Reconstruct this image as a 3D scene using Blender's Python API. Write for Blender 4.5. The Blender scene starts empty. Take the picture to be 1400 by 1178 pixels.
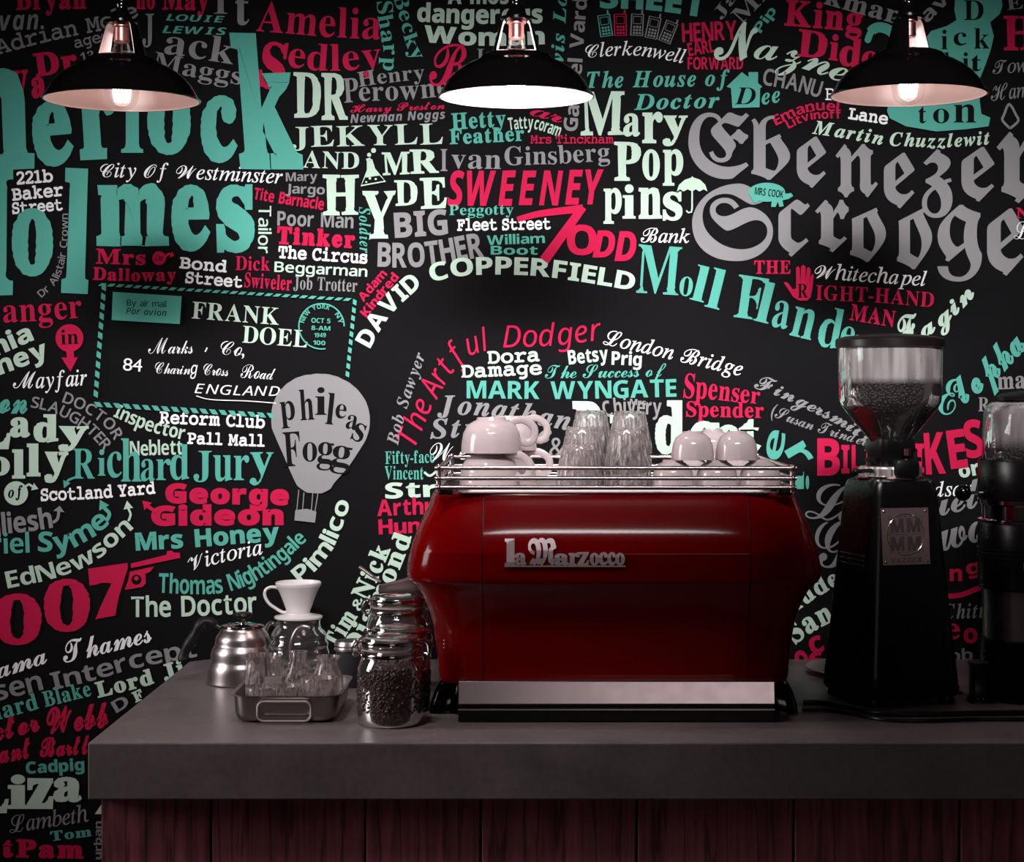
import bpy, bmesh, math, random
from mathutils import Vector, Matrix
from math import sin, cos, pi, radians as R

scn = bpy.context.scene
COL = scn.collection
rnd = random.Random(7)

# ------------------------------------------------------------------ camera, world, light, exposure
CAM_Z = 1.478            # eye height, metres
FPX = 2600.0             # focal length in pixels of a 1400 px wide frame
HX, HY = 731.0, 525.0    # where the level view axis meets the frame (lens shift)
cam = bpy.data.cameras.new('camera'); cam.sensor_width = 36.0
cam.lens = 36.0*FPX/1400.0
cam.shift_x = -(HX-700.0)/1400.0
cam.shift_y = (HY-589.0)/1400.0
cam.clip_start = 0.05
cam_ob = bpy.data.objects.new('camera', cam); COL.objects.link(cam_ob)
cam_ob.location = (0, 0, CAM_Z); cam_ob.rotation_euler = (pi/2, 0, 0)
scn.camera = cam_ob

scn.view_settings.view_transform = 'Standard'
scn.view_settings.look = 'None'
scn.view_settings.exposure = 0.0
scn.view_settings.gamma = 1.0
scn.view_settings.use_curve_mapping = False

world = bpy.data.worlds.new('room_ambient'); scn.world = world; world.use_nodes = True
bg = world.node_tree.nodes['Background']
bg.inputs[0].default_value = (1.0, 0.80, 0.82, 1); bg.inputs[1].default_value = 0.015

def lamp(name, kind, loc, target, energy, color, **kw):
    l = bpy.data.lights.new(name, kind); l.energy = energy; l.color = color
    for k, v in kw.items(): setattr(l, k, v)
    o = bpy.data.objects.new(name, l); COL.objects.link(o); o.location = loc
    if target is not None:
        o.rotation_euler = (Vector(target)-Vector(loc)).to_track_quat('-Z', 'Y').to_euler()
    return o
# an unseen strip of light, added to brighten the papered wall
lamp('added_wall_wash', 'AREA', (.08, 1.6, 2.6), (.08, 3.66, 1.54), 8.8, (1, .97, .98), shape='RECTANGLE', size=1.7, size_y=.12, spread=R(37))
# an unseen spot, added to lift the front of the bar top
lamp('added_bar_spot', 'SPOT', (-.40, 2.35, 2.62), (-.22, 2.88, .95), 42, (1, .86, .86), spot_size=R(44), spot_blend=1.0, shadow_soft_size=.10)
# daylight: a window left of the bar
lamp('daylight_left', 'AREA', (-2.9, 2.48, 2.0), (-0.1, 3.02, .98), 7.5, (1, .93, .93), shape='RECTANGLE', size=.9, size_y=1.3, spread=R(75))
lamp('added_light_behind', 'AREA', (0.9, -2.9, 1.95), (0.3, 3.0, 1.0), 5.6, (1, .86, .87), shape='RECTANGLE', size=1.5, size_y=.7)  # unseen light added behind the camera for the drip tray to reflect

D_WALL = 3.66
Z_BAR = 0.95
def at(px, py, d):          # survey helper: a sight line of the photograph cut at depth d
    return Vector(((px-HX)*d/FPX, d, CAM_Z-(py-HY)*d/FPX))

# ------------------------------------------------------------------ materials
MATS = {}
def mat(name, col, rough=.5, metal=0.0, coat=0.0, noise=0.0, nscale=40.0, bump=0.0, spec=.5, emit=None, estr=0.0, trans=0.0, ior=1.45, aniso=0.0):
    if name in MATS: return MATS[name]
    m = bpy.data.materials.new(name); m.use_nodes = True; nt = m.node_tree; N = nt.nodes; L = nt.links
    b = N['Principled BSDF']
    b.inputs['Base Color'].default_value = (*col, 1); b.inputs['Roughness'].default_value = rough
    b.inputs['Metallic'].default_value = metal; b.inputs['Coat Weight'].default_value = coat
    b.inputs['Coat Roughness'].default_value = .04
    b.inputs['Specular IOR Level'].default_value = spec; b.inputs['IOR'].default_value = ior
    b.inputs['Transmission Weight'].default_value = trans; b.inputs['Anisotropic'].default_value = aniso
    if emit: b.inputs['Emission Color'].default_value = (*emit, 1); b.inputs['Emission Strength'].default_value = estr
    tc = N.new('ShaderNodeTexCoord'); nz = N.new('ShaderNodeTexNoise'); nz.inputs['Scale'].default_value = nscale
    nz.inputs['Detail'].default_value = 4; L.new(tc.outputs['Object'], nz.inputs['Vector'])
    if noise:
        mr = N.new('ShaderNodeMapRange'); mr.inputs['To Min'].default_value = 1-noise; mr.inputs['To Max'].default_value = 1+noise
        L.new(nz.outputs['Fac'], mr.inputs['Value'])
        mx = N.new('ShaderNodeMix'); mx.data_type = 'RGBA'; mx.blend_type = 'MULTIPLY'; mx.inputs['Factor'].default_value = 1
        mx.inputs[6].default_value = (*col, 1); L.new(mr.outputs[0], mx.inputs[7]); L.new(mx.outputs[2], b.inputs['Base Color'])
    rr = N.new('ShaderNodeMapRange'); rr.inputs['To Min'].default_value = max(0, rough*.85); rr.inputs['To Max'].default_value = min(1, rough*1.15)
    L.new(nz.outputs['Fac'], rr.inputs['Value']); L.new(rr.outputs[0], b.inputs['Roughness'])
    if bump:
        bp = N.new('ShaderNodeBump'); bp.inputs['Strength'].default_value = bump; bp.inputs['Distance'].default_value = .002
        L.new(nz.outputs['Fac'], bp.inputs['Height']); L.new(bp.outputs[0], b.inputs['Normal'])
    MATS[name] = m; return m

def thin_glass(name, tint=(1, 1, 1), gloss=1.0, haze=0.0, sheen_band=None):
    if name in MATS: return MATS[name]
    m = bpy.data.materials.new(name); m.use_nodes = True; nt = m.node_tree; N = nt.nodes; L = nt.links
    N.remove(N['Principled BSDF']); out = N['Material Output']
    t = N.new('ShaderNodeBsdfTransparent'); t.inputs[0].default_value = (*tint, 1)
    g = N.new('ShaderNodeBsdfGlossy'); g.inputs['Roughness'].default_value = .03
    f = N.new('ShaderNodeFresnel'); f.inputs[0].default_value = 1.5
    mu = N.new('ShaderNodeMath'); mu.operation = 'MULTIPLY'; mu.inputs[1].default_value = gloss
    L.new(f.outputs[0], mu.inputs[0])
    mx = N.new('ShaderNodeMixShader'); L.new(mu.outputs[0], mx.inputs[0]); L.new(t.outputs[0], mx.inputs[1]); L.new(g.outputs[0], mx.inputs[2])
    last = mx
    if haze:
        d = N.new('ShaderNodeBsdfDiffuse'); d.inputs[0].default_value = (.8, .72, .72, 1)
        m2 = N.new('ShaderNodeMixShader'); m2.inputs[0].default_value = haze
        if sheen_band:      # pale band above the beans, streaked downwards: a reflection painted into the glass
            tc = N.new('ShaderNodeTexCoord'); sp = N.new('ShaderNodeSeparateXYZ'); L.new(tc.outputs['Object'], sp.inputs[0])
            r1 = N.new('ShaderNodeMapRange'); r1.inputs['From Min'].default_value = sheen_band[0]; r1.inputs['From Max'].default_value = sheen_band[1]; L.new(sp.outputs[2], r1.inputs[0])
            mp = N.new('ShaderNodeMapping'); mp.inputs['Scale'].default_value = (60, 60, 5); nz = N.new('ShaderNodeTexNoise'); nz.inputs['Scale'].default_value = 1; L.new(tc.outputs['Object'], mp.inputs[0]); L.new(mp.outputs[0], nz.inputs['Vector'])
            r2 = N.new('ShaderNodeMapRange'); r2.inputs['From Min'].default_value = .3; r2.inputs['From Max'].default_value = .7; r2.inputs['To Min'].default_value = sheen_band[2]*.4; r2.inputs['To Max'].default_value = sheen_band[2]*1.5; L.new(nz.outputs['Fac'], r2.inputs[0])
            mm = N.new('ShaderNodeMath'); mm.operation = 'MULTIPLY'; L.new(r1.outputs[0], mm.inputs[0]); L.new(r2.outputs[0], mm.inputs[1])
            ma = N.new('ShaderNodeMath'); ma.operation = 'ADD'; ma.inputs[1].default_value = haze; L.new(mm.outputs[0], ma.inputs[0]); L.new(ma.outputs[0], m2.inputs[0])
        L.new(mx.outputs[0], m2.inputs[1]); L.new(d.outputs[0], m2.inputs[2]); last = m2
    L.new(last.outputs[0], out.inputs[0]); MATS[name] = m; return m

def stone_mat():
    m = bpy.data.materials.new('grey_stone'); m.use_nodes = True; nt = m.node_tree; N = nt.nodes; L = nt.links
    b = N['Principled BSDF']; tc = N.new('ShaderNodeTexCoord')
    n1 = N.new('ShaderNodeTexNoise'); n1.inputs['Scale'].default_value = 7; n1.inputs['Detail'].default_value = 8; n1.inputs['Distortion'].default_value = .8
    n2 = N.new('ShaderNodeTexNoise'); n2.inputs['Scale'].default_value = 90; n2.inputs['Detail'].default_value = 3
    mp = N.new('ShaderNodeMapping'); mp.inputs['Scale'].default_value = (.7, 1.4, 1)
    L.new(tc.outputs['Object'], mp.inputs[0]); L.new(mp.outputs[0], n1.inputs['Vector']); L.new(tc.outputs['Object'], n2.inputs['Vector'])
    cr = N.new('ShaderNodeValToRGB'); cr.color_ramp.elements[0].position = .3; cr.color_ramp.elements[1].position = .75
    cr.color_ramp.elements[0].color = (.140, .115, .118, 1); cr.color_ramp.elements[1].color = (.222, .188, .192, 1)
    L.new(n1.outputs['Fac'], cr.inputs[0])
    mx = N.new('ShaderNodeMix'); mx.data_type = 'RGBA'; mx.blend_type = 'OVERLAY'; mx.inputs['Factor'].default_value = .25
    L.new(cr.outputs[0], mx.inputs[6]); L.new(n2.outputs['Fac'], mx.inputs[7]); L.new(mx.outputs[2], b.inputs['Base Color'])
    rr = N.new('ShaderNodeMapRange'); rr.inputs['To Min'].default_value = .28; rr.inputs['To Max'].default_value = .5
    L.new(n1.outputs['Fac'], rr.inputs[0]); L.new(rr.outputs[0], b.inputs['Roughness'])
    MATS['stone'] = m; return m

def wood_mat():
    m = bpy.data.materials.new('red_brown_wood'); m.use_nodes = True; nt = m.node_tree; N = nt.nodes; L = nt.links
    b = N['Principled BSDF']; tc = N.new('ShaderNodeTexCoord')
    oi = N.new('ShaderNodeObjectInfo')
    ad = N.new('ShaderNodeVectorMath'); ad.operation = 'ADD'; sc = N.new('ShaderNodeVectorMath'); sc.operation = 'SCALE'
    cb = N.new('ShaderNodeCombineXYZ'); L.new(oi.outputs['Random'], cb.inputs[0]); L.new(oi.outputs['Random'], cb.inputs[2])
    L.new(cb.outputs[0], sc.inputs[0]); sc.inputs['Scale'].default_value = 9; L.new(tc.outputs['Object'], ad.inputs[0]); L.new(sc.outputs[0], ad.inputs[1])
    mp = N.new('ShaderNodeMapping'); mp.inputs['Scale'].default_value = (34, 34, 2.2); L.new(ad.outputs[0], mp.inputs[0])
    n1 = N.new('ShaderNodeTexNoise'); n1.inputs['Scale'].default_value = 1.3; n1.inputs['Detail'].default_value = 6; n1.inputs['Distortion'].default_value = 1.2
    L.new(mp.outputs[0], n1.inputs['Vector'])
    mp2 = N.new('ShaderNodeMapping'); mp2.inputs['Scale'].default_value = (1, 1, .07); L.new(ad.outputs[0], mp2.inputs[0])
    w = N.new('ShaderNodeTexWave'); w.inputs['Scale'].default_value = 9; w.inputs['Distortion'].default_value = 11; w.inputs['Detail'].default_value = 4; w.inputs['Detail Scale'].default_value = 2.5
    L.new(mp2.outputs[0], w.inputs['Vector'])
    cr = N.new('ShaderNodeValToRGB'); e = cr.color_ramp.elements
    e[0].position = .25; e[0].color = (.13, .036, .045, 1); e[1].position = .8; e[1].color = (.52, .150, .178, 1)
    L.new(n1.outputs['Fac'], cr.inputs[0])
    c2 = N.new('ShaderNodeValToRGB'); c2.color_ramp.elements[0].position = .01; c2.color_ramp.elements[0].color = (.22, .22, .22, 1)
    c2.color_ramp.elements[1].position = .10; L.new(w.outputs['Fac'], c2.inputs[0])
    mx = N.new('ShaderNodeMix'); mx.data_type = 'RGBA'; mx.blend_type = 'MULTIPLY'; mx.inputs['Factor'].default_value = .65
    L.new(cr.outputs[0], mx.inputs[6]); L.new(c2.outputs[0], mx.inputs[7]); L.new(mx.outputs[2], b.inputs['Base Color'])
    b.inputs['Roughness'].default_value = .6; b.inputs['Specular IOR Level'].default_value = .25
    bp = N.new('ShaderNodeBump'); bp.inputs['Strength'].default_value = .25; bp.inputs['Distance'].default_value = .002
    L.new(mx.outputs[2], bp.inputs['Height']); L.new(bp.outputs[0], b.inputs['Normal'])
    return m

M_PAPER = mat('wallpaper_black', (.0058, .0055, .0062), .8, noise=.12, nscale=25, spec=.08)
INK = {'R': mat('ink_red', (.53, .012, .065), .75, spec=.08), 'T': mat('ink_teal', (.095, .40, .325), .75, spec=.08),
       'M': mat('ink_mint', (.50, .66, .54), .75, spec=.08), 'G': mat('ink_grey', (.255, .250, .258), .75, spec=.08),
       'W': mat('ink_white', (.90, .90, .90), .75, spec=.08), 'K': M_PAPER}
STEEL = mat('polished_steel', (.60, .55, .55), .12, 1.0)
BRUSH = mat('brushed_steel', (.56, .50, .50), .30, 1.0, noise=.06, nscale=60)
CHROME = mat('chrome', (.72, .66, .66), .06, 1.0)
DSTEEL = mat('dark_steel', (.30, .26, .26), .33, 1.0, noise=.1, nscale=30)
BLACK = mat('black_enamel', (.0012, .0010, .0010), .10, coat=.4, spec=.35)
BLKPL = mat('black_plastic', (.004, .0036, .004), .35, noise=.1, spec=.4)
BLKSAT = mat('black_satin_paint', (.0035, .0030, .0030), .28, noise=.1, nscale=80, spec=.4)
PAPERB = mat('black_card', (.022, .022, .026), .7, noise=.1)
WHITE = mat('cream_stoneware', (.54, .445, .45), .10, coat=.3, noise=.03)
PORC = mat('white_porcelain', (.78, .73, .73), .12, coat=.3, noise=.02)
WHENAM = mat('white_enamel', (.86, .74, .72), .35)
REDP = mat('red_lacquer', (.17, .0006, .0016), .22, coat=.45, spec=.02)
REDP.node_tree.nodes['Principled BSDF'].inputs['Coat Roughness'].default_value = .085
THIN = thin_glass('thin_clear_glass', (.985, .975, .975))
THINH = thin_glass('hazy_clear_glass', (.96, .94, .94), 1.0, .035)
BULBG = thin_glass('bulb_glass', (.98, .97, .97), .35)
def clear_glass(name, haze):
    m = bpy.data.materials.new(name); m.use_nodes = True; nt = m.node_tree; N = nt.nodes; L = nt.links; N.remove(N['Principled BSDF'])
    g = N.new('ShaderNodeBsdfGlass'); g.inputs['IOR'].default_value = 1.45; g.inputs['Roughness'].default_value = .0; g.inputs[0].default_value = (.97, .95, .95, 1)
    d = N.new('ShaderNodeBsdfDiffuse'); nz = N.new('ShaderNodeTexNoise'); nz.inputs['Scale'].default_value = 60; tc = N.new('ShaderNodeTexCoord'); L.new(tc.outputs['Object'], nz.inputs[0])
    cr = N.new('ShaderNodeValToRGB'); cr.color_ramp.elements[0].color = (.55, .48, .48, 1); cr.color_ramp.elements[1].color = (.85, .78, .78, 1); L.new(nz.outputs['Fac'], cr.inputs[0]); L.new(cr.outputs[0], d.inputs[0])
    mp = N.new('ShaderNodeMapping'); mp.inputs['Scale'].default_value = (260, 260, 30); n2 = N.new('ShaderNodeTexNoise'); n2.inputs['Scale'].default_value = 1; n2.inputs['Detail'].default_value = 3  # pale upright streaks paint glints, with some scuffing, into the glass colour
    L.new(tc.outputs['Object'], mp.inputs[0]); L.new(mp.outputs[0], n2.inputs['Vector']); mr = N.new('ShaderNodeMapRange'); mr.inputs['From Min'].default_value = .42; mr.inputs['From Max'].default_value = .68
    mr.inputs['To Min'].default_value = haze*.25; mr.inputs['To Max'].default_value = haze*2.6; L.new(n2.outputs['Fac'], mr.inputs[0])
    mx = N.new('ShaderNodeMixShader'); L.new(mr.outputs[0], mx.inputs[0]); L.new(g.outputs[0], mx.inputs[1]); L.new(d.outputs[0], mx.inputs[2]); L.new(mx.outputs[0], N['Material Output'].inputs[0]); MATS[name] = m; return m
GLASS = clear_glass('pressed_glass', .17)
THINHOP = thin_glass('painted_sheen_plastic', (.95, .92, .92), 1.0, .02, (.528, .540, .30))
THINDOME = thin_glass('painted_sheen_dome', (.95, .92, .92), 1.0, .02, (.418, .440, .24))
BEAN = mat('roasted_bean', (.030, .012, .011), .20, noise=.35, nscale=120)
BEAND = mat('dark_roasted_bean', (.007, .0032, .0032), .42, noise=.3, nscale=120)
FIL = mat('glowing_filament', (1, .8, .6), .5, emit=(1, .80, .62), estr=7)
FILW = mat('white_hot_filament', (1, .8, .6), .5, emit=(1, .88, .80), estr=12)
BRASS = mat('reddish_brass', (.26, .115, .11), .35, 1.0)
RAILM = mat('rail_steel', (.50, .40, .40), .22, 1.0)
SATIN = mat('satin_steel', (.78, .72, .72), .42, 1.0, noise=.05, nscale=40)
WALLM = mat('room_plaster', (.46, .37, .37), .8, noise=.08, nscale=5)
FLOORM = mat('room_floor', (.06, .045, .045), .45, noise=.2, nscale=6)

# ------------------------------------------------------------------ mesh helpers
def new_obj(name, bm, m, parent=None, smooth=True, loc=None, auto=R(38)):
    me = bpy.data.meshes.new(name); bm.normal_update(); bm.to_mesh(me); bm.free()
    for x in (m if isinstance(m, (list, tuple)) else [m]): me.materials.append(x)
    if smooth:
        me.polygons.foreach_set('use_smooth', [True]*len(me.polygons))
        me.set_sharp_from_angle(angle=auto)
    o = bpy.data.objects.new(name, me); COL.objects.link(o)
    if parent is not None: o.parent = parent
    if loc is not None: o.location = loc
    return o
def tag(o, label=None, cat=None, group=None, kind=None):
    if label: o['label'] = label
    if cat: o['category'] = cat
    if group: o['group'] = group
    if kind: o['kind'] = kind
    return o
def thing(name, label, cat, loc, rotz=0, group=None):
    o = bpy.data.objects.new(name, None); COL.objects.link(o); o.empty_display_size = .02
    o.location = loc; o.rotation_euler = (0, 0, rotz)
    return tag(o, label, cat, group)
def dup(root, loc, rotz, label, group=None):
    c = root.copy(); COL.objects.link(c); c.location = loc; c.rotation_euler = (0, 0, rotz); c['label'] = label
    if group: c['group'] = group
    for ch in list(root.children):
        k = ch.copy(); COL.objects.link(k); k.parent = c
        for g in ch.children:
            q = g.copy(); COL.objects.link(q); q.parent = k
    return c

def lathe(bm, prof, seg=48, a0=0.0, a1=2*pi, c=(0, 0), flute=None):
    """revolve (r, z) points; full turns are welded, r=0 ends become poles"""
    full = abs(a1-a0-2*pi) < 1e-6; n = seg if full else seg+1
    rings = []
    for r, z in prof:
        if r < 1e-6: rings.append([bm.verts.new((c[0], c[1], z))]); continue
        ring = []
        for i in range(n):
            a = a0+(a1-a0)*i/seg; q = r
            if flute and flute[1] <= z <= flute[2]: q = r*(1+flute[3]*cos(flute[0]*a))
            ring.append(bm.verts.new((c[0]+q*cos(a), c[1]+q*sin(a), z)))
        rings.append(ring)
    for A, B in zip(rings, rings[1:]):
        for i in range(seg if full else seg):
            j = (i+1) % n
            if len(A) == 1 and len(B) == 1: continue
            if len(A) == 1: bm.faces.new((A[0], B[i], B[j]))
            elif len(B) == 1: bm.faces.new((A[i], B[0], A[j]))
            else: bm.faces.new((A[i], B[i], B[j], A[j]))
    return bm
def smooth_path(pts, n=8, closed=False):
    pts = [Vector(p) for p in pts]; out = []; N = len(pts)
    for i in range(N if closed else N-1):
        p0 = pts[i-1] if (i or closed) else pts[0]; p1 = pts[i]; p2 = pts[(i+1) % N]
        p3 = pts[(i+2) % N] if (closed or i+2 < N) else pts[-1]
        for k in range(n):
            t = k/n
            out.append(.5*((2*p1)+(p2-p0)*t+(2*p0-5*p1+4*p2-p3)*t*t+(3*p1-p0-3*p2+p3)*t**3))
    if not closed: out.append(pts[-1])
    return out
def tube(bm, pts, r, seg=10, closed=False, flat=None):
    """round tube along a poly line; r may be a list; flat=(w, t) squeezes the section"""
    pts = [Vector(p) for p in pts]; N = len(pts); rings = []
    t0 = (pts[1]-pts[0]).normalized(); up = Vector((0, 0, 1)) if abs(t0.z) < .9 else Vector((0, 1, 0))
    u = (up-t0*up.dot(t0)).normalized()
    for i, p in enumerate(pts):
        a = pts[i-1] if (i or closed) else p; b = pts[(i+1) % N] if (closed or i+1 < N) else p
        t = (b-a).normalized(); u = (u-t*u.dot(t)).normalized(); v = t.cross(u)
        q = r[i] if isinstance(r, (list, tuple)) else r
        su, sv = (1, 1) if not flat else flat
        rings.append([bm.verts.new(p+u*(q*su*cos(2*pi*k/seg))+v*(q*sv*sin(2*pi*k/seg))) for k in range(seg)])
    for i in range(N if closed else N-1):
        A, B = rings[i], rings[(i+1) % N]
        for k in range(seg): bm.faces.new((A[k], A[(k+1) % seg], B[(k+1) % seg], B[k]))
    if not closed:
        bm.faces.new(rings[0][::-1]); bm.faces.new(rings[-1])
    return bm
def box(bm, x0, x1, y0, y1, z0, z1, bev=0, seg=2):
    b2 = bmesh.new(); bmesh.ops.create_cube(b2, size=1)
    for v in b2.verts: v.co = ((x0+x1)/2+v.co.x*(x1-x0), (y0+y1)/2+v.co.y*(y1-y0), (z0+z1)/2+v.co.z*(z1-z0))
    if bev: bmesh.ops.bevel(b2, geom=b2.edges[:], offset=bev, segments=seg, profile=.5, affect='EDGES')
    me = bpy.data.meshes.new('tmp'); b2.to_mesh(me); b2.free(); bm.from_mesh(me); bpy.data.meshes.remove(me)
    return bm
def ball(bm, c, r, seg=16, sc=(1, 1, 1)):
    bmesh.ops.create_uvsphere(bm, u_segments=seg, v_segments=max(6, seg//2), radius=r,
                              matrix=Matrix.Translation(c) @ Matrix.Diagonal((*sc, 1)))
    return bm
def rrect(w, h, r, n=6):
    out = []
    for cx, cy, a in ((w/2-r, h/2-r, 0), (-w/2+r, h/2-r, 90), (-w/2+r, -h/2+r, 180), (w/2-r, -h/2+r, 270)):
        for k in range(n+1):
            q = R(a+90*k/n); out.append((cx+r*cos(q), cy+r*sin(q)))
    return out
def loft(bm, loops, cap0=True, cap1=True):
    rings = [[bm.verts.new(p) for p in L] for L in loops]; n = len(rings[0])
    for A, B in zip(rings, rings[1:]):
        for k in range(n): bm.faces.new((A[k], A[(k+1) % n], B[(k+1) % n], B[k]))
    if cap0: bm.faces.new(rings[0][::-1])
    if cap1: bm.faces.new(rings[-1])
    return bm
# ------------------------------------------------------------------ room shell
def slab(name, x0, x1, y0, y1, z0, z1, m, bev=0):
    o = new_obj(name, box(bmesh.new(), x0, x1, y0, y1, z0, z1, bev), m, smooth=False); return tag(o, kind='structure')
RX0, RX1, RY0, RZ = -3.2, 3.2, -3.2, 2.72
slab('floor', RX0, RX1, RY0, D_WALL, -.05, 0, FLOORM)
slab('ceiling', RX0, RX1, RY0, D_WALL, RZ, RZ+.05, mat('dark_ceiling', (.03, .026, .026), .9))
slab('wall_left', RX0-.05, RX0, RY0, D_WALL, 0, RZ, WALLM)
slab('wall_right', RX1, RX1+.05, RY0, D_WALL, 0, RZ, WALLM)
slab('wall_front', RX0, RX1, RY0-.05, RY0, 0, RZ, WALLM)
wall = slab('wall_back', RX0, RX1, D_WALL, D_WALL+.06, 0, RZ, M_PAPER)

# ------------------------------------------------------------------ printed lettering on the wall paper
# The print is laid out in "units" of the paper: 1 unit = 1.4077 mm, origin above left, y down.
U = D_WALL/FPX
def paper(px, py, h=0): return ((px-HX)*U, D_WALL-.0005-h, CAM_Z-(py-HY)*U)
SETS = {'sb': (0x1D400, 0x1D41A, 0x1D7CE), 'it': (0x1D434, 0x1D44E, 0), 'bi': (0x1D468, 0x1D482, 0x1D7CE), 'sc': (0x1D49C, 0x1D4B6, 0),
        'scb': (0x1D4D0, 0x1D4EA, 0), 'frb': (0x1D56C, 0x1D586, 0), 'ss': (0x1D5A0, 0x1D5BA, 0x1D7E2), 'ssb': (0x1D5D4, 0x1D5EE, 0x1D7EC),
        'ssi': (0x1D608, 0x1D622, 0x1D7E2), 'ssbi': (0x1D63C, 0x1D656, 0x1D7EC), 'mono': (0x1D670, 0x1D68A, 0x1D7F6)}
GAPS = {0x1D455: 0x210E, 0x1D49D: 0x212C, 0x1D4A0: 0x2130, 0x1D4A1: 0x2131, 0x1D4A3: 0x210B, 0x1D4A4: 0x2110, 0x1D4A7: 0x2112, 0x1D4A8: 0x1D4A8,
        0x1D4AD: 0x211B, 0x1D4BA: 0x212F, 0x1D4BC: 0x210A, 0x1D4C4: 0x2134, 0x1D4A2+0: 0x1D4A2, 0x1D4A9: 0x1D4A9}
GAPS[0x1D49C+12] = 0x2133
def uni(c, st):
    if st == 'ci': st = 'sc' if c.isupper() else 'it'
    a, b, d = SETS[st]
    if 'A' <= c <= 'Z': k = a+ord(c)-65
    elif 'a' <= c <= 'z': k = b+ord(c)-97
    elif c.isdigit() and d: k = d+int(c)
    else: return c
    return chr(GAPS.get(k, k))
GLY = {}
def fatten(vs, fs, w):
    """grow a filled outline outwards by w (mitred)"""
    ed = {}; F = []
    for f in fs:
        ar = sum(vs[f[i-1]][0]*vs[f[i]][1]-vs[f[i]][0]*vs[f[i-1]][1] for i in range(len(f)))
        f = f if ar > 0 else f[::-1]; F.append(f)
        for i in range(len(f)): ed[(f[i-1], f[i])] = 1
    bd = [e for e in ed if (e[1], e[0]) not in ed]; nx = {}; pv = {}
    for a, b in bd:
        d = Vector((vs[b][0]-vs[a][0], vs[b][1]-vs[a][1])); d = d.normalized() if d.length > 1e-9 else Vector((1, 0)); n = Vector((d.y, -d.x)); nx[a] = n; pv[b] = n
    vs = list(vs); off = {}
    for a in set(nx) | set(pv):
        n0, n1 = pv.get(a, nx.get(a)), nx.get(a, pv.get(a)); m = n0+n1
        m = m/max(.45, 1+n0.dot(n1)); off[a] = len(vs); vs.append((vs[a][0]+m.x*w, vs[a][1]+m.y*w))
    for a, b in bd: F.append((a, off[a], off[b], b))
    return vs, F
BASE = {}
def need(keys):
    """outline of each (char, style, weight), filled and triangulated, from the built-in font"""
    made = []
    for c, st in sorted({(k[0], k[1]) for k in keys}):
        if (c, st) in BASE or c == ' ': continue
        cu = bpy.data.curves.new('g', 'FONT'); cu.body = uni(c, st); cu.size = 1; cu.resolution_u = 5; cu.fill_mode = 'FRONT'
        o = bpy.data.objects.new('g', cu); COL.objects.link(o); made.append(((c, st), o, cu))
    if made:
        dg = bpy.context.evaluated_depsgraph_get(); dg.update()
        for k, o, cu in made:
            e = o.evaluated_get(dg); me = e.to_mesh()
            BASE[k] = ([(v.co.x, v.co.y) for v in me.vertices], [tuple(p.vertices) for p in me.polygons]); e.to_mesh_clear()
        for k, o, cu in made:
            bpy.data.objects.remove(o); bpy.data.curves.remove(cu)
    for c, st, w in keys:
        if c != ' ' and (c, st, w) not in GLY: GLY[(c, st, w)] = fatten(*BASE[(c, st)], w) if w > 0 else BASE[(c, st)]
CAP = {}
def capheight(st, w):
    k = (st, w)
    if k not in CAP:
        need([('H', st, w)]); ys = [v[1] for v in GLY[('H', st, w)][0]]; CAP[k] = max(ys) if ys else .7
    return CAP[k]
class Print:
    """collects flat printed faces with one material slot per ink"""
    def __init__(s, base=0): s.v = []; s.f = []; s.m = []; s.inks = []; s.h = base
    def slot(s, ink):
        if ink not in s.inks: s.inks.append(ink)
        return s.inks.index(ink)
    def add(s, pts, faces, ink, layer=0):
        b = len(s.v); s.h += 8e-6; s.v += [paper(x, y, s.h) for x, y in pts]; k = s.slot(ink)
        for f in faces:
            a = [b+i for i in f]
            p = [pts[i] for i in f]; ar = sum(p[i-1][0]*p[i][1]-p[i][0]*p[i-1][1] for i in range(len(p)))
            s.f.append(a if ar < 0 else a[::-1]); s.m.append(k)
    def poly(s, pts, ink, layer=0):
        from mathutils.geometry import tessellate_polygon
        tr = tessellate_polygon([[Vector((x, y, 0)) for x, y in pts]]); s.add(pts, tr, ink, layer)
    def disc(s, cx, cy, r, ink, layer=0, ry=None, n=28):
        s.add([(cx+r*cos(2*pi*i/n), cy+(ry or r)*sin(2*pi*i/n)) for i in range(n)], [tuple(range(n))], ink, layer)
    def line(s, pts, w, ink, layer=0, closed=False):
        P = [Vector(p) for p in pts]; n = len(P); L = []; Q = []
        for i in range(n):
            a = P[i-1] if (i or closed) else P[i]; b = P[(i+1) % n] if (closed or i+1 < n) else P[i]
            t = (b-a).normalized(); nn = Vector((-t.y, t.x)); q = w[i] if isinstance(w, (list, tuple)) else w
            L.append(tuple(P[i]+nn*q/2)); Q.append(tuple(P[i]-nn*q/2))
        pts2 = L+Q; s.add(pts2, [(i, (i+1) % n, n+(i+1) % n, n+i) for i in range(n if closed else n-1)], ink, layer)
    def build(s, name, parent):
        me = bpy.data.meshes.new(name); me.from_pydata(s.v, [], s.f)
        for k in s.inks: me.materials.append(INK[k])
        me.polygons.foreach_set('material_index', s.m); me.update()
        o = bpy.data.objects.new(name, me); COL.objects.link(o); o.parent = parent; return o
def curve2(pts, n=24):
    if len(pts) == 2: return [Vector(pts[0]), Vector(pts[1])]
    return [Vector((p.x, p.y)) for p in smooth_path([(x, y, 0) for x, y in pts], n)]
def wob(x, y, a, s):
    return a*(sin(x*1.9/s*6+y*.7)+sin(y*2.3/s*6+x*.5))*.5
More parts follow.
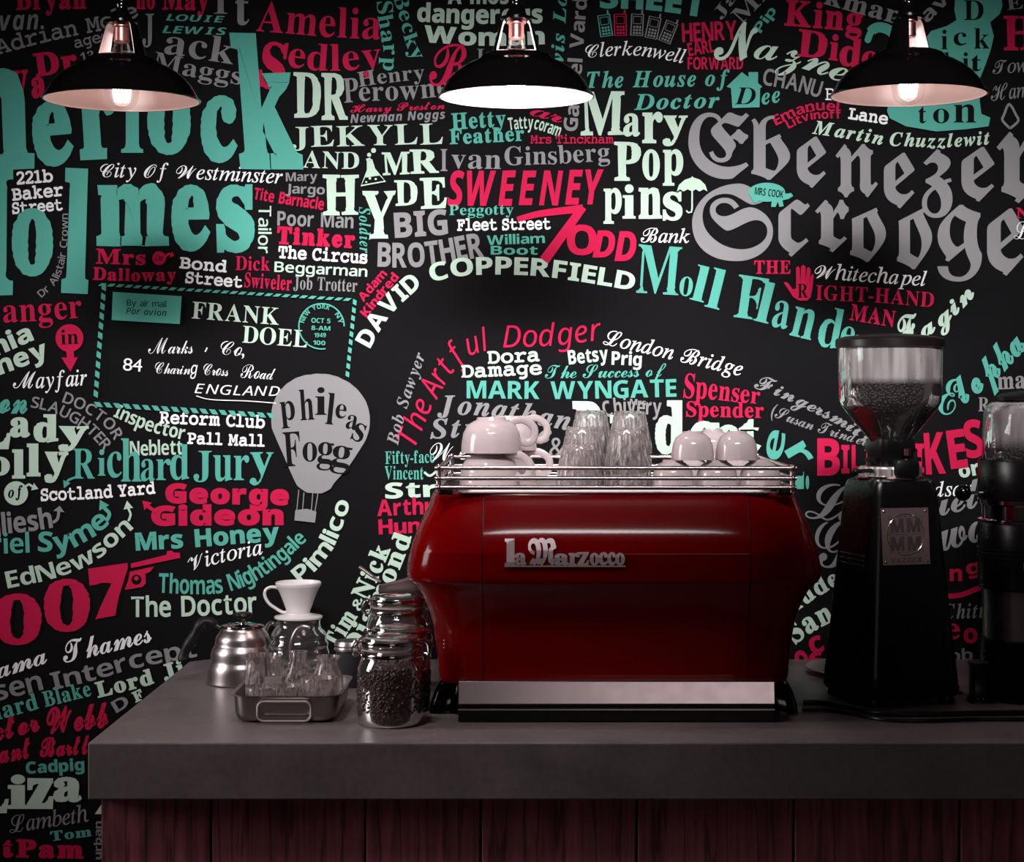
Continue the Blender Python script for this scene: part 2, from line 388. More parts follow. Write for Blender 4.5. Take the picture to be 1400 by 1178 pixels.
def word(P, text, st, ink, h, pts, w=0.0, j=0.0, h1=None, gap=.09, layer=0):
    """letters set along a base line; the word is stretched to fill the line exactly"""
    path = curve2(pts); seg = [(b-a).length for a, b in zip(path, path[1:])]; Ltot = sum(seg)
    cap = capheight('sb' if st == 'ci' else st, w) if st != 'ci' else capheight('it', w); h1 = h if h1 is None else h1
    need([(c, st, w) for c in text])
    items = []; x = 0
    for c in text:
        if c == ' ': x += .36*cap/.7; continue
        vs, fs = GLY[(c, st, w)]
        if not vs: continue
        a = min(v[0] for v in vs); b = max(v[0] for v in vs)
        items.append((c, x, a, b)); x += (b-a)+gap*cap
    Wn = x-gap*cap
    for c, x0, a, b in items:
        vs, fs = GLY[(c, st, w)]; u0 = (x0+(b-a)/2)/Wn; d = u0*Ltot; k = 0
        while k < len(seg)-1 and d > seg[k]: d -= seg[k]; k += 1
        p = path[k].lerp(path[k+1], min(1, d/max(seg[k], 1e-6))); t = (path[k+1]-path[k]).normalized()
        rr = (rnd.random()-.5)*j; ca, sa = cos(rr*.5), sin(rr*.5); t = Vector((t.x*ca-t.y*sa, t.x*sa+t.y*ca)); up = Vector((t.y, -t.x))
        hh = (h+(h1-h)*u0)*(1+(rnd.random()-.5)*j*.35); sx = Ltot/Wn; sy = hh/cap; off = (rnd.random()-.5)*j*h*.25
        out = []
        for vx, vy in vs:
            q = p+t*((vx-(a+b)/2)*sx)+up*(vy*sy+off); out.append((q.x, q.y))
        P.add(out, fs, ink, layer); P.h -= 8e-6
    P.h += 8e-6
def glyph(P, c, st, ink, x0, y0, x1, y1, rot=0, sh=0, w=0.0, layer=0, wb=0.0):
    """one letter fitted to a box of the paper"""
    need([(c, st, w)]); vs, fs = GLY[(c, st, w)]
    a = min(v[0] for v in vs); b = max(v[0] for v in vs); l = min(v[1] for v in vs); t = max(v[1] for v in vs)
    cx, cy = (x0+x1)/2, (y0+y1)/2; W, H = x1-x0, y1-y0; ca, sa = cos(R(rot)), sin(R(rot)); out = []
    for vx, vy in vs:
        qx = ((vx-a)/(b-a)-.5)*W; qy = -((vy-l)/(t-l)-.5)*H; qx -= sh*qy
        if wb: qx += wob(vx*9, vy*9, wb*W, 1.3); qy += wob(vy*7+3, vx*8, wb*W*.6, 1.3)
        out.append((cx+qx*ca-qy*sa, cy+qx*sa+qy*ca))
    P.add(out, fs, ink, layer)

LET = Print()
B_ = .026; H_ = .045
WORDS = [
 # upper left
 ('Bryan','sb','R',28,[(22,13),(118,11)],.02,.1),('no','sb','R',26,[(186,12),(212,12)],.02),('May','sb','R',28,[(222,12),(285,14)],.02,.1),
 ('van','ssbi','G',27,[(0,42),(53,40)]),('Adrian Mole','mono','G',20,[(-4,75),(60,58),(110,47),(143,40),(190,22)],.012),
 ('aged','mono','G',14,[(103,66),(152,54)],.01),('13','sb','G',13,[(112,86),(130,82)]),
 ('ack','sb','G',35,[(224,73),(318,88)]),('Maggs','sb','G',24,[(208,94),(262,105),(329,116)]),
 ('LOUIE','ssbi','T',9,[(227,28),(307,31)]),('LEWIS','ssbi','T',10,[(222,45),(310,48)]),
 ('Dr','sb','R',31,[(49,104),(107,96)],.03),('Wa','sb','R',38,[(2,136),(64,131)],.03),
 ('City Of Westminster','ci','W',20,[(137,242),(250,244),(386,251)],.006),
 ('221b','mono','W',16,[(23,252),(73,248)],B_),('Baker','mono','W',16,[(17,274),(87,267)],B_),('Street','mono','W',15,[(17,292),(86,287)],B_),
 ('Dr Alistair Crown','ss','G',10,[(57,407),(80,382),(91,342),(93,292)],.012),
 ('Amelia','sb','R',41,[(350,42),(440,50),(520,54)],.0,.05),('edley','sb','R',37,[(393,91),(450,97),(522,92)],0,.08),
 ('Sharp','sb','T',21,[(514,3),(519,35),(524,70),(523,96)],0,.2),('Becky','sb','T',19,[(537,-6),(548,30),(553,55),(566,84)],0,.2),
 ('A most','ssb','M',22,[(612,5),(708,5)],.02),('dangerous','ssb','M',25,[(570,29),(650,32),(742,31)],.02,.05),('Woman','ssb','M',23,[(579,57),(660,62),(745,60)],.02,.05),
 ('Henry','sb','G',20,[(491,119),(540,112),(581,108)],0,.1),('erowne','sb','G',27,[(491,138),(560,136),(614,130)],0,.06),
 ('Harry Preston','scb','R',11,[(479,154),(608,149)],.008),('Newman Noggs','ssbi','G',12,[(479,168),(609,162)],.01,.1),
 ('JEKYLL','sb','M',28,[(398,202),(500,199),(606,197)],0,.12),('AND','sb','M',23,[(414,229),(491,231)],0,.1),
 ('Hetty','sb','T',22,[(618,177),(692,172)],.015),('Feather','sb','T',20,[(615,197),(717,192)],.015,.06),
 ('Tattycoram','ssb','M',17,[(696,178),(728,176),(764,187)],0),('ar','scb','R',20,[(724,157),(768,169)]),
 ('Mrs Tinckham','mono','R',11,[(725,196),(839,196)],.008),('van','sb','G',27,[(617,230),(685,231)]),('Ginsberg','sb','G',25,[(690,226),(760,224),(834,219)],0,.08),
 ('Mary','ssb','G',12,[(391,248),(434,247)]),('Jargo','ssb','G',13,[(391,264),(444,266)]),
 ('Tite Barnacle','ssb','R',16,[(346,272),(395,280),(442,287)],.01,.06),('Poor Man','ssb','G',20,[(379,308),(483,312)],0,.08),
 ('Tinker','sb','R',23,[(378,332),(485,338)],H_,.05),('The Circus','mono','W',16,[(380,352),(502,360)],B_),
 ('Beggarman','ss','M',14,[(375,371),(502,378)],.02,.06),('Job Trotter','sb','G',18,[(401,395),(488,399)],0,.06),
 ('Dick','sb','R',19,[(322,369),(369,370)]),('Swiveler','sb','R',20,[(334,392),(398,397)],.01,.05),
 ('Mrs','sb','R',20,[(131,360),(199,362)],.02,.08),('Dalloway','sb','R',17,[(127,382),(190,384),(241,383)],.02,.08),('Bond','mono','W',15,[(245,366),(310,372)],B_),('Street','mono','W',15,[(253,386),(331,393)],B_),
 ('Tailor','ss','M',17,[(354,281),(353,346)],.01),('Soldier','bi','T',15,[(491,283),(492,346)]),
 ('BIG','ssb','G',34,[(540,325),(613,320)],.015,.05),('BROTHER','ssb','G',33,[(516,364),(575,364),(662,350)],.012,.08),
 ('Adam','ssb','R',12,[(497,413),(530,375)],.01,.1),('Kindred','ssb','R',12,[(501,434),(546,379)],.01,.1),
 ('DAVID','ssb','M',24,[(506,476),(534,430),(577,389)],.012,.06),('COPPERFIELD','ssb','M',24,[(590,385),(640,376),(720,376),(790,384),(866,397)],.012,.06),
 # upper middle
 ('vis Lo','bi','T',17,[(770,86),(775,-6)],.01),('Gabriel Vard','ssb','G',19,[(789,180),(794,120),(797,70),(803,-2)],.005,.08),
 ('SHEET','ssb','T',30,[(820,10),(890,13),(962,23)],.03),('Clerkenwell','ci','W',19,[(801,79),(870,76),(935,87)],.004),
 ('The House of','bi','T',22,[(803,120),(870,119),(998,117)],.01,.1),('Doctor','bi','T',21,[(867,150),(984,147)],.01,.08),('ee','bi','T',22,[(1042,143),(1068,139)],.01),
 ('HENRY','ssb','R',26,[(933,58),(1008,54)],-.005,.06),('EARL','ssb','R',18,[(942,77),(978,71)],-.005),('FORWARD','ssb','R',17,[(940,95),(1016,95)],-.005,.06),
 ('azne','scb','M',40,[(1030,80),(1075,86),(1110,98),(1154,114)],.0),('CHANU','ss','G',22,[(1042,115),(1080,122),(1120,133)],.025,.06),
 ('Pip','ssb','T',13,[(1040,46),(1062,15)]),('Ja','sb','G',15,[(985,27),(1010,-5)]),('Mi','sb','G',22,[(1014,34),(1050,-4)]),
 ('SWEENEY','ssbi','R',47,[(612,281),(720,280),(826,279)],.01,.1),('Peggotty','sb','T',14,[(614,294),(702,293)]),
 ('Fleet Street','mono','W',15,[(625,315),(753,313)],B_),('William','ssb','T',13,[(666,335),(745,332)]),('Boot','ssb','T',12,[(671,348),(735,348)]),
 ('Bank','ci','W',19,[(876,331),(943,332)],.006),
 # upper right
 ('King','sb','R',35,[(1072,34),(1178,43)],.02),('kman','sb','G',25,[(1126,5),(1230,34)],.01),('avi','ssb','G',19,[(1268,32),(1306,-6)]),
 ('Et','sb','G',17,[(1377,14),(1412,10)]),('Tow','ci','G',20,[(1357,101),(1406,98)],.006),('Ham','ci','G',21,[(1355,138),(1408,132)],.006),
 ('Lane','mono','W',15,[(1159,162),(1213,170)],B_),('Emanuel','ssb','R',14,[(1061,172),(1090,158),(1118,151),(1146,153)],0,.12),('Litvinoff','ssb','R',12,[(1078,176),(1108,164),(1150,162)],0,.12),
 ('Martin','bi','M',18,[(1110,182),(1160,190),(1206,198)],.012,.06),('Chuzzlewit','bi','M',18,[(1216,199),(1290,201),(1354,197)],.012,.06),
 ('THE','sb','R',18,[(1031,374),(1081,374)],.01),('Whitechapel','ci','W',20,[(1113,380),(1180,385),(1266,391)],.006),
 ('IGHT-HAND','sb','R',20,[(1115,410),(1190,413),(1276,420)],0,.06),('MAN','sb','R',22,[(1161,437),(1222,447)],.01,.08),
 ('agin','scb','M',26,[(1262,463),(1300,436),(1334,402)],.02),('lepha','scb','T',36,[(1316,552),(1345,530),(1375,503),(1404,472)],.034),
 ('ma','sb','G',24,[(1364,532),(1402,530)],.01),
 # middle
 ('The','ssi','R',29,[(568,611),(592,552)],.0),('Artful','ssi','R',31,[(597,547),(617,512),(640,488),(670,478)],.0),('Dodger','ssi','R',30,[(688,475),(760,472),(824,464)],.0),
 ('London Bridge','ci','W',20,[(824,470),(870,480),(921,492),(1013,514)],.008),('Dora','mono','M',17,[(667,497),(738,493)],.024),('Damage','mono','M',17,[(631,516),(741,511)],.024,.06),
 ('Betsy','ssb','M',19,[(778,498),(832,492)],.01,.1),('Prig','ssb','M',18,[(836,498),(877,500)],.01,.1),
 ('The Success of','scb','T',18,[(745,517),(830,516),(911,514)],0),('MARK WYNGATE','ssb','T',24,[(638,544),(780,545),(925,542)],.005,.04),
 ('Spenser','sb','R',34,[(934,543),(985,547),(1038,552)],.005,.1,23),('Spender','sb','R',21,[(938,569),(1044,571)],.01,.06),
 ('Fingersmith','scb','G',20,[(1030,530),(1062,541),(1110,563),(1150,583),(1190,610)],.008),('(Susan Trinder)','scb','G',16,[(1053,568),(1110,588),(1188,611)],.0),
 ('Mrs','ssb','G',8,[(861,553),(883,554)]),('Chivery','ssb','G',22,[(828,571),(850,566),(904,567)],-.01,.08),
 ('Jonathan','bi','G',26,[(598,567),(650,567),(700,574),(778,588)],.012,.05),('Strange','bi','G',26,[(588,599),(650,597),(700,601),(753,605)],.012,.05),
 ('or','ssb','M',20,[(1312,653),(1340,648)],.02),('dsay','ci','W',20,[(1276,679),(1330,676)],.008),
 ('uel','scb','G',40,[(1272,708),(1346,690)],.008),('wo','scb','G',52,[(1287,753),(1348,736)],.008),
 ('lude','sb','M',24,[(1090,834),(1116,816),(1150,797)],.02),('San','sb','M',30,[(1087,880),(1112,862),(1141,847)],.02),
 ('Chitt','bi','G',20,[(1290,846),(1346,844)],0),('ob','ssb','G',16,[(1298,904),(1330,902)]),('in','sb','T',10,[(1290,892),(1302,891)]),
 # left middle
 ('anger','sb','R',33,[(5,441),(60,438),(113,434)],.0,.06),('nia','ssb','M',25,[(-6,487),(47,464)],.02),('ney','ssb','M',25,[(0,512),(68,487)],.02),
 ('Mayfair','ci','W',22,[(18,530),(60,530),(120,526)],.008),('on','scb','T',34,[(-2,563),(38,564)],.03),
 ('DOCTOR','ss','G',15,[(85,549),(115,562),(143,582),(157,602)],.02),('SLAUGHTER','ss','G',15,[(42,556),(76,565),(115,587),(143,616)],.02),
 ('Inspector','ssb','M',19,[(155,569),(200,588),(251,601)],-.008,.08),('Neblett','ssb','M',20,[(178,623),(250,621)],-.008,.08),
 ('Reform Club','mono','W',16,[(218,578),(290,581),(362,585)],B_),('Pall Mall','mono','W',15,[(256,606),(362,610)],B_),
 ('FRANK','sb','M',23,[(262,435),(381,444)],-.004),('DOEL','sb','M',23,[(331,468),(420,475)],-.004),
 ('Marks','sc','W',22,[(203,483),(264,483)],-.002),('Co,','sc','W',22,[(301,484),(334,487)],-.002),('84','it','W',17,[(168,506),(194,508)],-.012),
 ('Charing','sc','W',18,[(212,510),(270,512)],-.004),('Cross','sc','W',18,[(278,512),(312,514)],-.004),('Road','sc','W',19,[(329,516),(376,519)],-.004),
 ('ENGLAND','ssi','W',13,[(266,537),(325,540),(383,541)],-.012),
 ('Scotland Yard','mono','W',16,[(56,684),(130,681),(213,674)],B_),
 ('George','ssb','R',26,[(226,686),(395,689)],.05),('Gideon','ssb','R',26,[(207,717),(388,716)],.05),
 ('gliesh','ssb','G',28,[(-16,731),(30,727),(73,721)],.01,.06),('riel','ssb','T',27,[(-10,757),(41,755)],.0),('Syme','ssb','T',27,[(52,753),(88,752),(122,737),(151,715)],.01,.04),
 ('EdNewson','ssb','M',23,[(11,804),(75,790),(130,767),(183,722)],.0,.05),('Mrs Honey','ssb','T',24,[(186,752),(270,747),(383,738)],.02,.08),
 ('Victoria','ci','W',21,[(260,780),(310,767),(360,757)],.006),('Thomas Nightingale','ssb','T',27,[(217,810),(298,811),(348,795),(388,767),(420,738)],-.004,.06,20),
 ('The Doctor','ss','M',27,[(179,842),(260,841),(352,836)],.03,.05),('ama','scb','W',27,[(-2,927),(66,905)],.006),('Thames','scb','W',29,[(88,906),(150,891),(209,876)],.006),
 ('Pimlico','ss','M',22,[(411,797),(434,776),(456,746),(470,712),(478,686)],.035,.06),
 ('Bob Sawyer','bi','G',16,[(544,609),(556,560),(582,485)],0),('Fifty-face','sb','T',17,[(527,634),(594,632)]),('Vincent','sb','T',18,[(526,655),(579,655)]),
 ('Str','ssb','M',21,[(527,681),(598,678)],.02),('Arthu','ssb','R',22,[(516,705),(596,702)],.01,.08),('Hunt','ssb','R',20,[(518,730),(590,727)],.01,.08),
 ('Tim','sb','M',24,[(462,888),(474,866),(489,842)],.02),('&','sb','M',15,[(492,836),(501,820)],.01),('Nick','sb','M',25,[(502,822),(515,795),(534,750)],.02),
 ('Diamond','sb','M',25,[(488,898),(517,838),(546,778),(563,733)],.02),
 # lower left
 ('sen','ssb','G',27,[(-4,958),(60,942)],-.01),('Intercept','ssb','G',24,[(73,943),(130,929),(190,912),(270,897)],-.008,.05),
 ('hard','sb','T',23,[(-12,986),(54,968)],.01),('Blake','sb','T',21,[(62,966),(126,950)],.01),('Lord Ji','sb','M',21,[(134,953),(190,939),(254,921)],.03),
 ('ctor','scb','R',30,[(-6,1012),(56,997)],.03),('Webb','scb','R',35,[(66,1002),(150,992)],.03),('ant','scb','R',29,[(0,1042),(45,1034)],.03),('Bartl','scb','R',26,[(55,1034),(124,1029)],.03),
 ('Cadpig','ssb','T',16,[(36,1057),(116,1052)],.02,.06),('Lambeth','ci','G',22,[(14,1138),(122,1122)],.006),('Tom','sb','T',13,[(70,1149),(126,1142)],.02),
 ('tPam','sb','R',24,[(3,1170),(114,1172)],.04),('urban','ssb','G',10,[(139,1174),(139,1122)]),
]
need([(c, s, 0) for t in WORDS for c in t[0] for s in [t[1]]]+[('H', s, 0) for s in ['ci']+list(SETS)]+[(c, s, 0) for s, q in (('sb', 'SJIthecrlokmsHPDRMYEapynFuiCdGLVWg0'), ('ssb', 'ORDBILKESMeirnosgLc'), ('ssbi', 'D'), ('frb', 'EbenzrScogeM'), ('scb', 'FENLGefine'), ('mono', 'B'), ('sc', 'BLW'), ('bi', 'inofD'), ('ss', 'Byairml'), ('ssi', 'Paravion'), ('it', 'e'), ('sb', 'dpfinoLWMAZERtkc'), ('ssb', 'NEWYORKCT58AM1940-MRSCOK')) for c in q])
for t in WORDS:
    text, st, ink, h, pts = t[:5]; w = t[5] if len(t) > 5 else 0; j = t[6] if len(t) > 6 else 0; h1 = t[7] if len(t) > 7 else None
    word(LET, text, st, ink, h, pts, w, j, h1, gap=(.02 if st in ('scb', 'it', 'ci', 'sc') else .06 if st == 'mono' else .10))
GL = [
 ('J','sb','G',195,19,211,65),('I','sb','G',293,-8,311,19),('t','sb','G',322,-10,341,35),('S','sb','R',356,57,392,123,8),
 ('S','sb','T',-128,120,-62,238,-3),('h','sb','T',-52,40,42,233,-3),('e','sb','T',44,138,100,228,-4),('r','sb','T',108,122,160,218,-3),('l','sb','T',166,70,196,209),('o','sb','T',201,118,261,212),
 ('c','sb','T',274,130,326,223),('k','sb','T',322,45,407,231,0,-.08),
 ('H','sb','T',-66,225,18,404),('o','sb','T',16,284,73,378),('l','sb','T',87,230,124,401,2),('m','sb','T',133,251,230,336),('e','sb','T',234,252,288,344),('s','sb','T',296,252,348,346),
 ('P','sb','G',470,107,490,140,-4),('D','sb','M',402,99,439,161),('R','sb','M',440,100,475,164),
 ('M','sb','M',523,208,560,239,-2),('R','sb','M',561,204,599,237,-2),('H','sb','M',442,239,490,294),('Y','sb','M',495,261,541,326),('D','sb','M',540,246,571,281,-2),('E','sb','M',575,243,611,285,-2),
 ('B','sc','R',587,60,638,118),('I','sb','G',652,67,662,83),('I','sb','G',602,204,612,234),('B','mono','W',1128,121,1141,137),
 ('N','scb','M',976,30,1036,84),('M','sb','M',794,125,853,185),('a','sb','M',852,155,875,187),('r','sb','M',878,153,906,196),('y','sb','M',906,158,940,200),
 ('P','sb','M',840,194,876,247),('o','sb','M',878,204,902,247),('p','sb','M',906,204,934,254),
 ('p','sb','M',825,257,850,306),('i','sb','M',851,252,869,299),('n','sb','M',873,256,905,299),('s','sb','M',906,262,933,302),
 ('O','ssb','R',775,307,816,349),('D','ssbi','R',810,315,841,352),('D','ssbi','R',840,316,870,357),
 ('M','sb','T',871,336,930,402,4),('o','sb','T',929,378,947,405,8),('l','sb','T',948,363,968,412,14),('l','sb','T',969,367,990,422,14),
 ('F','sb','T',1006,378,1048,436,8),('l','sb','T',1036,385,1057,441,14),('a','sb','T',1057,411,1079,449,10),('n','sb','T',1083,421,1114,462,14),('d','sb','T',1121,420,1152,476,12),('e','sb','T',1149,446,1168,476,10),('r','sb','T',1168,458,1186,486,10),
 ('E','frb','G',941,154,1024,245),('b','frb','G',1027,158,1080,246),('e','frb','G',1089,187,1129,257),('n','frb','G',1142,197,1200,270),('e','frb','G',1208,209,1250,285),('z','frb','G',1260,204,1302,298),('e','frb','G',1314,201,1359,276),('r','frb','G',1362,180,1420,278),
 ('S','frb','G',946,251,1060,357),('c','frb','G',1064,273,1107,351),('r','frb','G',1114,273,1160,345),('o','frb','G',1162,284,1211,358),('o','frb','G',1226,285,1274,368),('g','frb','G',1281,280,1342,385),('e','frb','G',1349,285,1399,377),
 ('D','sb','R',1091,42,1131,79,6),('i','sb','R',1134,47,1147,83,6),('d','sb','R',1148,52,1178,92,6),('o','sb','R',1178,70,1200,94,6),('H','sb','R',1372,22,1414,69),
 ('N','sb','R',1389,284,1406,299),('L','sc','W',1386,303,1406,327),('F','scb','M',1221,430,1256,468,-12),('E','scb','T',1282,518,1313,567),('R','sb','G',1337,543,1352,562),
 ('&','sb','G',751,598,772,625),('W','sc','W',588,605,620,630),('e','it','W',628,613,640,628),
 ('B','sb','M',783,548,824,640),('u','sb','M',833,567,888,640),('d','sb','M',895,547,936,622),('g','sb','M',943,575,984,650),('e','sb','M',979,580,1012,624),('t','sb','M',1009,573,1041,619),
 ('e','ssb','T',1040,596,1080,620,-80),('r','ssb','T',1078,606,1106,636,60),('i','sb','T',1080,648,1110,670,90),
 ('B','ssb','R',1117,599,1148,650),('I','ssb','R',1150,608,1161,647),('L','ssb','R',1164,608,1178,645),('L','ssb','R',1184,610,1198,648),
 ('S','ssb','R',1228,606,1248,646),('I','ssb','R',1251,606,1263,646),('K','ssb','R',1264,591,1291,648,-4),('E','ssb','R',1296,587,1320,640,-8),('S','ssb','R',1318,573,1343,626,-8),
 ('L','scb','G',1103,660,1164,712,8),('e','scb','G',1146,692,1168,714),('G','scb','G',1114,712,1158,776),
 ('c','ssb','R',1106,869,1125,893,-20),('o','ssb','R',1087,888,1105,915,-20),('s','ssb','R',1108,890,1127,915,-20),('n','ssb','R',1298,777,1315,794),('g','ssb','R',1321,769,1341,790,-15),
 ('e','sb','R',1292,852,1312,874),('o','ssb','R',1317,858,1336,879),
 ('L','sb','M',-30,556,16,614),('a','sb','M',14,570,42,598),('d','sb','M',46,566,80,605),('y','sb','M',80,582,122,617),
 ('o','sb','M',-14,624,14,650),('l','sb','M',17,614,35,654),('l','sb','M',37,606,56,651),('y','sb','M',61,617,94,660),
 ('R','sb','T',100,613,130,654),('i','sb','T',134,614,145,650),('c','sb','T',147,617,167,653),('h','sb','T',166,599,194,658),('a','sb','T',193,627,212,658),('r','sb','T',214,627,234,656),('d','sb','T',233,607,259,656),
 ('J','sb','T',265,616,290,659),('u','sb','T',292,622,318,658),('r','sb','T',320,622,341,656),('y','sb','T',342,618,374,663),
 ('0','sb','R',-8,811,57,881),('0','sb','R',61,791,123,863),
 ('D','ssb','G',154,953,176,970,-30),('F','sb','M',182,943,196,958,-25),
 ('L','sb','M',-30,1060,13,1111),('i','sb','M',11,1058,39,1105),('z','sb','M',36,1063,74,1105),('a','sb','M',73,1061,113,1096),
]
HEAVY = {('R', 'ssb'): .02, ('M', 'sb'): .012}
for g in GL:
    c, st, ink, x0, y0, x1, y1 = g[:7]; rot = g[7] if len(g) > 7 else 0; sh = g[8] if len(g) > 8 else 0
    big = (x1-x0) > 30 and st == 'sb'
    w = .03 if (ink == 'T' and big and y1 < 420 and x1 < 420) else .03 if (ink == 'M' and (y0 > 540)) else .015 if ink in 'MR' else 0
    if st == 'frb': w = .004
    glyph(LET, c, st, ink, x0, y0, x1, y1, rot, sh, w, 0, .02 if big else 0)
# hand drawn strokes among the words
LET.poly([(139, 1099), (139, 1112), (130, 1112)], 'M')
LET.line(curve2([(707, 300), (740, 292), (797, 285)]), [7+4*i/48 for i in range(49)], 'R')
LET.line([(797, 283), (744, 356)], [11, 14], 'R')
LET.line(curve2([(1290, 815), (1316, 812), (1346, 799)]), 7, 'R'); LET.line(curve2([(580, 645), (588, 650), (598, 643)]), [2, 4]*24+[2], 'M')
def arrow(P, pts, tip, ink, w=4, head=9):
    P.line(curve2(pts), w, ink); a = Vector(pts[-1]); t = (Vector(tip)-a).normalized(); n = Vector((-t.y, t.x))
    P.poly([tuple(Vector(tip)), tuple(a+n*head*.6), tuple(a-n*head*.6)], ink)
arrow(LET, [(34, 666), (40, 662), (45, 665)], (53, 668), 'M', 3); arrow(LET, [(104, 652), (96, 655), (92, 658)], (88, 667), 'T', 3)
arrow(LET, [(73, 714), (79, 709), (81, 699)], (82, 691), 'G', 4, 13); arrow(LET, [(146, 712), (150, 702), (143, 694)], (137, 683), 'T', 5, 13)
arrow(LET, [(176, 712), (179, 703), (176, 695)], (174, 684), 'M', 3, 11); arrow(LET, [(214, 699), (207, 695), (203, 692)], (195, 684), 'R', 5, 12)
arrow(LET, [(226, 352), (231, 347), (234, 348)], (239, 350), 'R', 3, 8)
LET.disc(218, 353, 9.5, 'R'); word(LET, 'in', 'bi', 'K', 8, [(213, 356), (223, 356)], layer=1)
LET.disc(95.5, 462, 19, 'R'); LET.poly([(91, 476), (101, 476), (102, 489), (107, 488), (97, 508), (84, 488), (92, 489)], 'R'); word(LET, 'in', 'sb', 'K', 20, [(84, 471), (108, 470)], layer=1)
LET.disc(22.5, 674, 16.5, 'M'); word(LET, 'of', 'bi', 'K', 15, [(12, 680), (33, 678)], .02, layer=1)
# the seven drawn as a plain hand pistol
LET.poly([(121, 777), (175, 769), (175, 777), (163, 815), (158, 841), (131, 846), (140, 824), (153, 797), (140, 796), (131, 799), (123, 800)], 'R')
LET.poly([(179, 770), (228, 758), (229, 753), (235, 752), (238, 755), (246, 755), (247, 762), (238, 764), (214, 769), (180, 776)], 'R')
LET.poly([(178, 781), (211, 774), (206, 781), (199, 784), (200, 797), (195, 802), (171, 806), (176, 792)], 'R'); LET.disc(187, 792, 7, 'K', 1); LET.disc(187, 790, 3, 'R', 2)
LET.build('printed_lettering', wall)

# printed pictures among the words
P = Print(.004)      # postcard with striped border
def dashes(a, b, n, wid, sk):
    a, b = Vector(a), Vector(b); t = (b-a)/n; nn = Vector((-t.y, t.x)).normalized()*wid
    for i in range(n):
        p = a+t*i; q = p+t*.62; s = t.normalized()*sk
        P.poly([tuple(p), tuple(q), tuple(q+nn+s), tuple(p+nn+s)], 'T')
dashes((140, 387), (486, 408), 29, 4, -5); dashes((129, 549), (378, 565), 19, 6.5, 5); dashes((146, 390), (134, 549), 12, 6, -3); dashes((488, 411), (477, 520), 10, 5, -2)
P.poly([(155, 399), (249, 405), (246.5, 443), (153.5, 437.5)], 'T')
word(P, 'By air mail', 'ss', 'K', 8.5, [(174, 418), (228, 420)], .008, layer=1); word(P, 'Par avion', 'ssi', 'K', 8.5, [(173, 429), (228, 432)], .008, layer=1)
P.line([(440+31*cos(R(a)), 446+31*sin(R(a))) for a in range(80, 370, 10)], 1.8, 'T')
word(P, 'NEW YORK', 'ssb', 'T', 6, [(440+24*cos(R(a)), 446+24*sin(R(a))) for a in range(190, 296, 15)]); word(P, 'NY', 'ssb', 'T', 6, [(440+24*cos(R(a)), 446+24*sin(R(a))) for a in (318, 335, 352)])
word(P, 'OCT 5', 'ssb', 'T', 6.5, [(426, 441), (452, 442)]); word(P, '8-AM', 'ssb', 'T', 6, [(426, 451), (452, 452)]); word(P, '1949', 'ssb', 'T', 6, [(430, 461), (446, 461)]); word(P, '100', 'ssb', 'T', 6, [(428, 471), (445, 472)])
P.line(curve2([(269, 541), (290, 546), (340, 548), (378, 551)]), 1.2, 'W'); P.line([(281, 481), (284, 475)], 1.6, 'W')
P.build('printed_postcard', wall)
P = Print(.004)      # hot air balloon
out = [(372, 585), (372, 560), (378, 542), (387, 530), (398, 521), (410, 515), (425, 512), (440, 511), (455, 513), (470, 519), (483, 527), (495, 540), (503, 555), (506, 575), (503, 594), (495, 610), (478, 636), (457, 660), (452, 668), (440, 674), (420, 673), (407, 664), (400, 650), (388, 622)]
cx, cy = 439, 585
sc = []
for a, b in zip(out, out[1:]+out[:1]):
    n = 6
    for k in range(n):
        x = a[0]+(b[0]-a[0])*k/n; y = a[1]+(b[1]-a[1])*k/n; q = 1+(.012*sin(pi*k/n) if a[1] < 600 else .004*sin(pi*k/n)); sc.append((cx+(x-cx)*q, cy+(y-cy)*q))
P.poly(sc, 'G'); P.poly([(404, 697), (420, 695), (433, 699), (431, 714), (403, 711)], 'G')
for a, b in (((409, 669), (406, 698)), ((416, 673), (414, 697)), ((428, 674), (426, 698)), ((435, 674), (431, 699))): P.line([a, b], 1.2, 'G')
for c, x0, y0, x1, y1, r in (('p', 384, 548, 404, 585, -6), ('h', 410, 532, 429, 574, -4), ('i', 431, 529, 447, 567, 0), ('l', 447, 537, 458, 580, 6), ('e', 459, 552, 474, 572, 8), ('a', 474, 567, 489, 587, 12), ('s', 483, 578, 499, 604, 22)):
    glyph(P, c, 'sb', 'K', x0, y0, x1, y1, r, 0, 0, 1)
for c, x0, y0, x1, y1, r in (('F', 388, 590, 411, 637, -4), ('o', 414, 604, 434, 631, 0), ('g', 434, 604, 456, 643, 4), ('g', 453, 609, 480, 648, 8)): glyph(P, c, 'sb', 'K', x0, y0, x1, y1, r, 0, 0, 1)
P.build('printed_balloon', wall)
P = Print(.004)      # laboratory flask
P.disc(511, 206, 3.4, 'M'); P.disc(505, 212, 2.8, 'M'); P.line([(501, 219), (507, 217)], 3, 'M')
P.line([(503, 219), (503, 233), (494, 254), (527, 248), (512, 231), (508, 218)], 2.4, 'M'); P.poly([(503, 220), (508, 219), (512, 231), (520, 240), (500, 243), (504, 232)], 'M')
P.disc(506, 244, 1.8, 'M'); P.disc(514, 245, 1.5, 'M'); P.disc(501, 249, 1.3, 'M'); P.build('printed_flask', wall)
P = Print(.004)      # open umbrella
P.poly([(925, 262), (928, 253), (936, 246), (945, 243), (946, 241), (948, 243), (957, 246), (964, 253), (967, 262), (962, 259), (956, 262), (951, 259), (946, 262), (940, 259), (934, 262), (930, 259)], 'M')
P.line([(946, 258), (946, 285), (945, 290), (941, 291), (938, 288)], 2.2, 'M'); P.build('printed_umbrella', wall)
